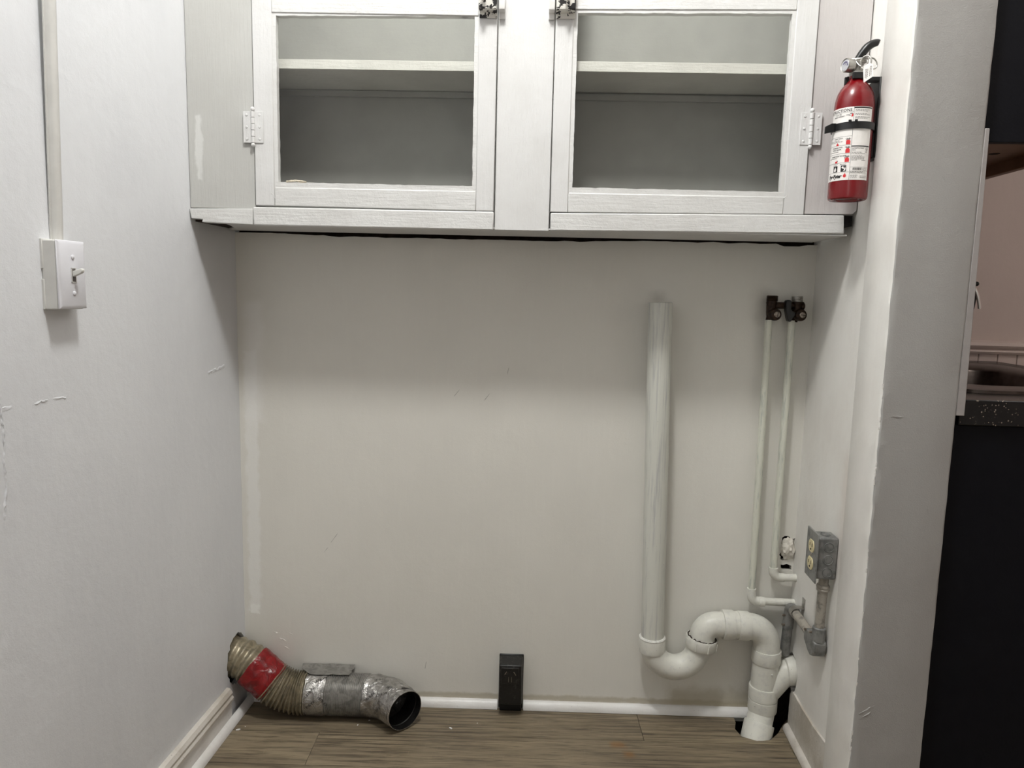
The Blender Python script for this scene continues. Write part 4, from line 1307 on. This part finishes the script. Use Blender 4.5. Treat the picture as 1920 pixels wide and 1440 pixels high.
part('pin', MB().sweep([Vector((EX, EY, 1.6330)) - rdir * 0.022 + cdir * 0.010, Vector((EX, EY, 1.6318)) + rdir * 0.018 + cdir * 0.012], 0.0017, 10), W['silver'], ex)
rc1 = Vector((EX, EY, 1.6225)) + rdir * 0.0145 + cdir * 0.016
pts = [rc1 + (rdir * 0.8 + cdir * 0.35).normalized() * math.cos(2 * math.pi * k / 32) * 0.0105 + Vector((0, 0, 1)) * math.sin(2 * math.pi * k / 32) * 0.0125 for k in range(33)]
part('pull_ring', MB().sweep(pts, 0.0016, 10, caps=False), W['silver'], ex)
rc2 = Vector((EX, EY, 1.6215)) + rdir * 0.0265 + cdir * 0.008
pts = [rc2 + (rdir * 0.9 - cdir * 0.3).normalized() * math.cos(2 * math.pi * k / 28) * 0.0090 + (Vector((0, 0, 1)) - rdir * 0.25) * math.sin(2 * math.pi * k / 28) * 0.0110 for k in range(29)]
part('pull_ring', MB().sweep(pts, 0.0014, 10, caps=False), W['silver'], ex)
part('seal_wire', MB().sweep(catmull([Vector((EX, EY, 1.627)) - rdir * 0.004 + cdir * 0.013, Vector((EX, EY, 1.617)) + rdir * 0.004 + cdir * 0.017, Vector((EX, EY, 1.6125)) + rdir * 0.012 + cdir * 0.018], 6), 0.0011, 8), W['silver'], ex)
# hanging paper tag
tg = Vector((EX, EY, 1.6135)) + rdir * 0.0205 + cdir * 0.0375
tx = (rdir * 0.97 + cdir * 0.1).normalized()
poly = [(-0.0015, 0.0085), (-0.0010, 0.0005), (-0.0095, -0.0040), (-0.0100, -0.0105), (-0.0075, -0.0345), (-0.0065, -0.0350), (0.0085, -0.0255), (0.0090, -0.0235), (0.0075, -0.0030), (0.0015, 0.0010), (0.0010, 0.0085)]
mb = MB().prism(poly, lambda p: tg + tx * p[0] + Vector((0, 0, p[1])), lambda p: tg + tx * p[0] + Vector((0, 0, p[1])) - cdir * 0.0005)
tag_ = part('tag', mb, W['label'], ex, label='small white paper tag')
mb = MB()
for k, xx in enumerate((-0.006, -0.0040, -0.0020, 0.0018, 0.0042)):
    z = -0.010 if k < 3 else -0.005
    while z > -0.026 + 0.0006 * k * k * 0.3:
        l_ = rs.uniform(0.0015, 0.003)
        mb.add([tg + tx * (xx + q[0]) + Vector((0, 0, z + q[1])) + cdir * 0.0004 for q in ((0, 0), (0.0010, 0), (0.0011, -l_), (0.0001, -l_))], [(0, 1, 2, 3)])
        z -= l_ + 0.0009
part('tag_print', mb, W['grayink'], tag_, kind='stuff')

# bracket: back plate on the wall, strap round the cylinder, neck clip
bk = thing('extinguisher_bracket', 'black plastic wall bracket with a strap around the red fire extinguisher', 'bracket', (0.632, EY, 1.44))
part('back_plate', MB().box((0.6215, 1.5680, 1.4390), (0.6395, 1.6250, 1.5985)), W['blackm'], bk, bev=0.003)
vs, fs = [], []
nn = 48
for i in range(nn + 1):
    t = math.radians(-150 + 275 * i / nn)
    zt = 1.497 + 0.010 * math.sin(t * 0.5) * 0.0
    for r, dz in ((ER + 0.0006, -0.0068), (ER + 0.0006, 0.0068), (ER + 0.0030, 0.0068), (ER + 0.0030, -0.0068)):
        vs.append(cyl(t, 1.4975 + dz, r))
for i in range(nn):
    for j in range(4):
        fs.append((i * 4 + j, i * 4 + (j + 1) % 4, (i + 1) * 4 + (j + 1) % 4, (i + 1) * 4 + j))
fs += [(0, 1, 2, 3), (nn * 4 + 3, nn * 4 + 2, nn * 4 + 1, nn * 4)]
part('strap', MB().add(vs, fs), W['black'], bk)
# buckle tab sticking out to the left
b0 = cyl(math.radians(-62), 0, ER + 0.002)
b0.z = 0
bd = (-rdir * 0.96 + cdir * 0.28).normalized()
bn = cdir
vs = []
for s, z0_, z1_ in ((-0.012, 1.4895, 1.5065), (0.004, 1.4890, 1.5065), (0.0175, 1.4860, 1.5000)):
    p = b0 + bd * s
    for dn in (0.001, 0.005):
        q = p + bn * dn
        vs += [(q.x, q.y, z0_), (q.x, q.y, z1_)]
fs = []
for i in (0, 1):
    a = i * 4
    fs += [(a, a + 1, a + 5, a + 4), (a + 2, a + 6, a + 7, a + 3), (a, a + 4, a + 6, a + 2), (a + 1, a + 3, a + 7, a + 5)]
fs += [(0, 2, 3, 1), (8, 9, 11, 10)]
part('buckle', MB().add(vs, fs), W['black'], bk, bev=0.001)
mb = MB()
for th in (-8, 8):
    t = math.radians(th)
    p = cyl(t, 1.5035, ER + 0.0028)
    mb.sweep([p, p + Vector((0, 0, 0.004))], 0.003, 8)
part('strap_rib', mb, W['black'], bk)
# neck clip
mb = MB()
vs, fs = [], []
for i in range(25):
    t = math.radians(-110 + 220 * i / 24)
    for r, dz in ((0.0150, 1.5895), (0.0150, 1.6035), (0.0185, 1.6035), (0.0185, 1.5895)):
        vs.append(cyl(t - math.radians(-150), dz, r))
for i in range(24):
    for j in range(4):
        fs.append((i * 4 + j, i * 4 + (j + 1) % 4, (i + 1) * 4 + (j + 1) % 4, (i + 1) * 4 + j))
fs += [(0, 1, 2, 3), (24 * 4 + 3, 24 * 4 + 2, 24 * 4 + 1, 24 * 4)]
mb.add(vs, fs)
q = cyl(math.radians(-80), 0, 0.0185)
mb.box((q.x - 0.004, q.y - 0.003, 1.5830), (q.x + 0.002, q.y + 0.003, 1.6000))
q = cyl(math.radians(-15), 0, 0.0175)
mb.box((q.x - 0.003, q.y - 0.004, 1.5925), (q.x + 0.020, q.y + 0.004, 1.6050))
mb.box((EX + 0.0165, EY - 0.010, 1.590), (0.630, EY + 0.008, 1.598))
part('neck_clip', mb, W['blackm'], bk, bev=0.0008)

# ------------------------------------------------------------------ black floor-level outlet on the back wall
fo = thing('floor_outlet', 'old dusty black outlet box low on the back wall between the quarter rounds', 'outlet', (0.738, 0, 0.0), FB)
mb = MB()
vs = [(0.7085, -0.001, 0.040), (0.7725, -0.001, 0.040), (0.7725, -0.001, 0.1565), (0.7085, -0.001, 0.1565), (0.7085, -0.056, 0.0400), (0.7715, -0.056, 0.0400), (0.7690, -0.056, 0.1530), (0.7085, -0.056, 0.1530)]
mb.add(vs, [(0, 1, 2, 3), (7, 6, 5, 4), (0, 4, 5, 1), (1, 5, 6, 2), (2, 6, 7, 3), (3, 7, 4, 0)])
part('outlet_case', mb, W['soot'], fo, bev=0.004, seg=3)
part('wall_plate', MB().box((0.7075, -0.006, 0.001), (0.7745, -0.0005, 0.1585)), W['black'], fo, bev=0.002)
part('foot', MB().box((0.7105, -0.020, 0.0005), (0.7705, -0.006, 0.041)), W['black'], fo, bev=0.002)
def ring(mb, x0, x1, z0, z1, y, t):
    for q in ((x0, z0, x1, z0 + t), (x0, z1 - t, x1, z1), (x0, z0, x0 + t, z1), (x1 - t, z0, x1, z1)):
        mb.box((q[0], y - 0.0016, q[1]), (q[2], y, q[3]))
    return mb
fc = part('socket_face', MB().box((0.7155, -0.0585, 0.101), (0.7615, -0.0555, 0.147)), W['soot'], fo, bev=0.003)
part('face_rim', ring(MB(), 0.7150, 0.7620, 0.1005, 0.1475, -0.0565, 0.0018), W['rimgrey'], fo, bev=0.0005)
mb = MB()
mb.sweep([(0.7290, -0.0588, 0.1365), (0.7240, -0.0588, 0.1285)], 0.0011, 6)
mb.sweep([(0.7480, -0.0588, 0.1365), (0.7540, -0.0588, 0.1270)], 0.0011, 6)
mb.sweep([(0.7345, -0.0588, 0.121), (0.7345, -0.0588, 0.107)], 0.0006, 6)
mb.sweep([(0.7430, -0.0588, 0.121), (0.7430, -0.0588, 0.107)], 0.0006, 6)
part('socket_slot', mb, W['screw'], fc)
part('screw', MB().lathe([(0.0001, 0), (0.0035, 0), (0.0030, 0.0012), (0.0001, 0.0014)], (0.7385, -0.0584, 0.1275), (0, -1, 0), 14), W['soot'], fc)

# ------------------------------------------------------------------ dryer duct lying on the floor
du = thing('dryer_duct', 'corrugated foil dryer duct with a red tape band lying in the left corner', 'duct', (-0.62, 1.79, 0.0))
ctrl = [(-0.905, 1.786, 0.158), (-0.855, 1.784, 0.154), (-0.815, 1.781, 0.138), (-0.778, 1.778, 0.110), (-0.740, 1.779, 0.080), (-0.695, 1.785, 0.0610), (-0.640, 1.790, 0.057), (-0.585, 1.794, 0.057), (-0.530, 1.797, 0.057), (-0.480, 1.797, 0.057),
        (-0.440, 1.786, 0.057), (-0.412, 1.767, 0.0565), (-0.385, 1.742, 0.056)]
dense = resample(catmull(ctrl, 30), 0.0008)
def at_x(x):
    return min(range(len(dense)), key=lambda i: abs(dense[i].x - x))
def seg_path(i0, i1, stepn=1):
    return dense[i0:i1 + 1:stepn]
def corr(pts, r, amp, pitch, n=48, squash=None, jitter=0.0, seed=0):
    rad, out = [], []
    s = 0.0
    for i, p in enumerate(pts):
        if i:
            s += (p - pts[i - 1]).length
        ph = 2 * math.pi * (s / pitch + jitter * noise.noise(Vector((s * 60, seed, 0))))
        rad.append(r + amp * math.sin(ph))
    return rad
def crinkle(mb, amp, f, seed, lim=None):
    mb.v = [p + noise.noise_vector(p * f + Vector((seed, 0, 0))) * amp for p in mb.v]
    return mb
iA, iT0, iT1, iF0, iF1, iE0, iE1 = at_x(-0.895), at_x(-0.808), at_x(-0.752), at_x(-0.660), at_x(-0.604), at_x(-0.500), len(dense) - 1
p = seg_path(iA, iT0 + 8, 2)
part('foil_hose', crinkle(MB().sweep(p, corr(p, 0.0508, 0.0022, 0.019), 48, caps=False), 0.0012, 45, 1), W['tan'], du, label='dusty tan foil hose coming out of the wall', sharp=60)
p = seg_path(iT0, iT1, 3)
part('red_tape', crinkle(MB().sweep(p, [0.0545 + 0.0006 * math.sin(i * 0.6) for i in range(len(p))], 48, caps=False), 0.0022, 38, 2), W['redtape'], du, label='shiny red tape band', sharp=60)
p = seg_path(iT1 - 8, iF0 + 6, 1)
part('foil_hose', crinkle(MB().sweep(p, corr(p, 0.0530, 0.0036, 0.0098, jitter=0.2, seed=4), 48, caps=False), 0.0008, 50, 3), W['tan'], du, label='tightly folded tan foil hose', sharp=60)
p = seg_path(iF0, iF1, 3)
part('foil_tape', crinkle(MB().sweep(p, [0.0555] * len(p), 48, caps=False), 0.0022, 55, 4), W['foil'], du, label='silver foil tape wrap', sharp=60)
p = seg_path(iF1 - 6, iE0 + 6, 1)
part('grey_hose', MB().sweep(p, corr(p, 0.0535, 0.0015, 0.0048), 48, caps=False), W['hose'], du, label='finely ribbed grey hose', sharp=60)
p = seg_path(iE0, iE1, 2)
n_ = len(p)
part('end_elbow', crinkle(MB().sweep(p, [0.0545 + 0.0010 * noise.noise(Vector((i * 0.11, 0, 5))) - 0.0030 * max(0, (i - n_ * 0.72) / (n_ * 0.28)) for i in range(n_)], 48, caps=False), 0.0030, 42, 6), W['foil'], du, label='foil tape covered end elbow', sharp=60)
p = seg_path(at_x(-0.47), iE1, 2)
end, dirn = dense[-1], (dense[-1] - dense[-12]).normalized()
part('duct_collar', MB().lathe([(0.0515, -0.03), (0.0512, 0.006), (0.0502, 0.0065), (0.0500, 0.0), (0.0496, -0.014), (0.0480, -0.016), (0.0496, -0.018), (0.0494, -0.036), (0.0485, -0.045), (0.0490, -0.058)], end, dirn, 48, caps=False), W['ductin'], du, label='dark open metal collar')
mb = MB().lathe([(0.0500, 0.0068), (0.0514, 0.0068), (0.0520, 0.004), (0.0520, -0.006), (0.0514, -0.006), (0.0511, 0.005), (0.0500, 0.0068)], end, dirn, 48, caps=False)
part('collar_rim', crinkle(mb, 0.0008, 90, 8), W['foil'], du, label='bright crimped rim')
# flap of tape on top of the hose, against the wall
g = MB()
vs, fs = [], []
nx, ny = 20, 14
for i in range(nx + 1):
    for j in range(ny + 1):
        t, q = j / ny, i / nx
        x = -0.690 + 0.145 * q + 0.040 * t * t * (1 - q) + 0.004 * noise.noise(Vector((t * 5, q * 4, 1)))
        y = 1.843 + 0.008 * q - 0.060 * t
        dy = abs(y - 1.793)
        z = 0.057 + (math.sqrt(0.0585 ** 2 - dy * dy) if dy < 0.042 and t > 0.3 else 0.0555) + 0.0018 * noise.noise(Vector((x * 50, t * 3, 0)))
        if t <= 0.55:
            z = max(z, 0.1125 + 0.002 * noise.noise(Vector((x * 40, t * 2, 0))))
        vs.append((x, y, z))
fs = [(i * (ny + 1) + j, (i + 1) * (ny + 1) + j, (i + 1) * (ny + 1) + j + 1, i * (ny + 1) + j + 1) for i in range(nx) for j in range(ny)]
o = part('tape_flap', g.add(vs, fs), W['hose'], du, label='loose flap of silver tape on top')
# dark printed code repeated on the foil tape
def duct_print(mb, body, size, x, ang, tilt, r=0.0585):
    i = at_x(x)
    c = dense[i]
    tg_ = (dense[min(i + 5, len(dense) - 1)] - dense[max(i - 5, 0)]).normalized()
    up = Vector((0, 0, 1))
    sd = tg_.cross(up).normalized()          # toward the camera side
    up = sd.cross(tg_).normalized()
    vs_, fs_ = text_pts(body, size, bold=0.0)
    ca, sa = math.cos(tilt), math.sin(tilt)
    out = []
    for v in vs_:
        a_, b_ = v.x * ca - v.y * sa, v.x * sa + v.y * ca
        th = ang + b_ / r
        out.append(c + tg_ * a_ + (sd * math.cos(th) + up * math.sin(th)) * r)
    mb.add(out, fs_)
mb = MB()
for x, an, ti in ((-0.650, -0.25, 0.75), (-0.632, 0.95, 0.6), (-0.622, 0.35, -0.7), (-0.650, 0.3, 0.9)):
    duct_print(mb, '181B-FX', 0.0100, x, an, ti, 0.0582)
for x, an, ti in ((-0.49, 0.75, 0.5), (-0.48, 0.25, 0.8), (-0.47, 1.2, 0.4), (-0.435, 0.55, 0.6), (-0.43, -0.25, 0.9), (-0.42, 1.1, 0.3)):
    duct_print(mb, '181B-FX', 0.0092, x, an, ti, 0.0580)
part('tape_print', mb, W['ink'], du, kind='stuff')

# ------------------------------------------------------------------ paint flakes on the floor
for k, (x, y, s, lbl) in enumerate(((-0.812, 1.694, 0.006, 'largest white paint flake on the floor beside the left quarter round'), (-0.510, 1.748, 0.003, 'tiny white paint flake on the floor in front of the duct'),
                               (-0.263, 1.760, 0.0052, 'curved white paint flake on the floor right of the duct mouth'), (-0.485, 1.772, 0.0026, 'tiny white speck on the floor under the end of the duct'),
                               (-0.196, 1.79, 0.0020, 'tiny white speck on the floor in front of the black outlet'), (-0.80, 1.71, 0.0018, 'tiny white speck just behind the largest paint flake'))):
    mb = MB()
    outl = [(math.cos(a) * s * (1 + 0.3 * noise.noise(Vector((k, a, 0)))), math.sin(a) * s * 0.45 * (1 + 0.3 * noise.noise(Vector((a, k, 2))))) for a in [2 * math.pi * i / 10 for i in range(10)]]
    ca, sa = math.cos(0.5 + k), math.sin(0.5 + k)
    mb.prism(outl, lambda p: (x + p[0] * ca - p[1] * sa, y + p[0] * sa + p[1] * ca, 0.0002), lambda p: (x + p[0] * ca - p[1] * sa, y + p[0] * sa + p[1] * ca, 0.0002 + s * 0.3))
    o = part('paint_flake', mb, W['chip'])
    o['label'] = lbl
    o['category'] = 'paint flake'
    o['group'] = 'paint flakes on the floor'

# ------------------------------------------------------------------ kitchen glimpsed at the right
kb = thing('base_cabinet', 'dark navy kitchen base cabinet seen past the wall end', 'cabinet', (1.08, 1.9, 0.0))
part('end_panel', MB().box((0.772, 1.462, 0.0), (1.38, 1.480, 0.909)), W['navy'], kb, bev=0.001)
part('carcass', MB().box((0.772, 1.4805, 0.10), (1.36, 2.44, 0.785)), W['navy'], kb)
for k in range(2):
    y0 = 1.485 + 0.475 * k
    dd = part('door', MB().box((1.3605, y0, 0.12), (1.379, y0 + 0.465, 0.90)), W['navy'], kb, bev=0.002)
ct = thing('countertop', 'black speckled kitchen countertop on the navy base cabinet', 'countertop', (1.08, 1.9, 0.910))
loop = [(0.7785, 1.450), (1.41, 1.450), (1.41, 2.444), (0.7785, 2.444)]
cut = [(0.86, 1.60), (1.27, 1.60), (1.27, 2.22), (0.86, 2.22)]
part('worktop', MB().holed([loop, cut], lambda p: (p[0], p[1], 0.9615), lambda p: (p[0], p[1], 0.9105)), W['granite'], ct, bev=0.002)
sk = thing('kitchen_sink', 'dark stainless kitchen sink set in the speckled countertop', 'sink', (1.06, 1.9, 0.80))
def rrect(x0, x1, y0, y1, r, n=8):
    out = []
    for cx, cy, a0 in ((x1 - r, y0 + r, -90), (x1 - r, y1 - r, 0), (x0 + r, y1 - r, 90), (x0 + r, y0 + r, 180)):
        for k in range(n + 1):
            a = math.radians(a0 + 90 * k / n)
            out.append((cx + r * math.cos(a), cy + r * math.sin(a)))
    return out
mb = MB()
loops = [(rrect(0.835, 1.30, 1.555, 2.26, 0.05), 0.9620), (rrect(0.837, 1.298, 1.557, 2.258, 0.05), 0.9685), (rrect(0.850, 1.285, 1.575, 2.240, 0.05), 0.9700), (rrect(0.905, 1.215, 1.675, 2.130, 0.07), 0.9660),
         (rrect(0.912, 1.208, 1.685, 2.120, 0.07), 0.9560), (rrect(0.925, 1.195, 1.70, 2.105, 0.07), 0.82), (rrect(0.96, 1.16, 1.74, 2.06, 0.05), 0.795)]
n_ = len(loops[0][0])
vs = [(p[0], p[1], z) for l, z in loops for p in l]
fs = [(i * n_ + j, i * n_ + (j + 1) % n_, (i + 1) * n_ + (j + 1) % n_, (i + 1) * n_ + j) for i in range(len(loops) - 1) for j in range(n_)]
fs.append(tuple(range((len(loops) - 1) * n_, len(loops) * n_)))
part('basin', mb.add(vs, fs), W['steel'], sk, sharp=50)
part('drain', MB().lathe([(0.0001, 0), (0.04, 0), (0.042, 0.003), (0.034, 0.004), (0.0001, 0.002)], (1.06, 1.90, 0.7955), (0, 0, 1), 28), W['chrome'], sk)
fa = thing('kitchen_faucet', 'black and chrome kitchen faucet lever peeking out behind the wall end', 'faucet', (0.866, 1.66, 0.970))
part('faucet_body', MB().lathe([(0.0001, 0), (0.024, 0), (0.024, 0.006), (0.014, 0.012), (0.0125, 0.10), (0.0145, 0.11), (0.0145, 0.150), (0.011, 0.160), (0.0001, 0.162)], (0.866, 1.66, 0.970), (0, 0, 1), 28), W['blackm'], fa)
part('spout', MB().sweep(catmull([(0.866, 1.66, 1.08), (0.866, 1.70, 1.18), (0.90, 1.78, 1.20), (0.96, 1.86, 1.14)], 8), 0.010, 18), W['blackm'], fa)
part('spray_head', MB().prism([(0.876, 1.132), (0.893, 1.134), (0.896, 1.160), (0.889, 1.180), (0.876, 1.178)], lambda p: (p[0], 1.645, p[1]), lambda p: (p[0], 1.668, p[1])), W['blackm'], fa, bev=0.003)
part('lever', MB().sweep(catmull([(0.8835, 1.640, 1.1835), (0.889, 1.638, 1.172), (0.8945, 1.637, 1.155), (0.8985, 1.637, 1.137)], 6), 0.0024, 12, squash=1.4), W['chrome'], fa, label='curved chrome lever')
part('lever_knob', MB().lathe([(0.0001, -0.005), (0.0022, -0.0046), (0.0040, -0.0032), (0.0049, -0.0012), (0.0049, 0.0012), (0.0040, 0.0032), (0.0022, 0.0046), (0.0001, 0.005)], (0.8885, 1.640, 1.190), (0, 0, 1), 16), W['blackm'], fa)
uc = thing('upper_cabinet', 'dark navy kitchen wall cabinet with pale wood underside above the sink', 'cabinet', (0.90, 1.95, 1.4485))
part('end_panel', MB().box((0.772, 1.456, 1.4485), (1.02, 1.474, 2.41)), W['navy'], uc, bev=0.001)
part('bottom_panel', MB().box((0.772, 1.4745, 1.474), (1.001, 2.44, 1.486)), W['woodpale'], uc, label='pale wood underside')
part('face_frame', MB().box((1.0015, 1.4745, 1.4485), (1.0195, 2.44, 1.50)), W['woodpale'], uc, bev=0.0015, label='pale wood bottom rail')
part('cabinet_door', MB().box((1.002, 1.4745, 1.5005), (1.020, 2.44, 2.41)), W['navy'], uc)
part('wood_knot', MB().lathe([(0.0001, 0), (0.011, 0), (0.011, 0.0004), (0.0001, 0.0004)], (0.93, 1.70, 1.4736), (0, 0, 1), 14), W['lath'], uc)
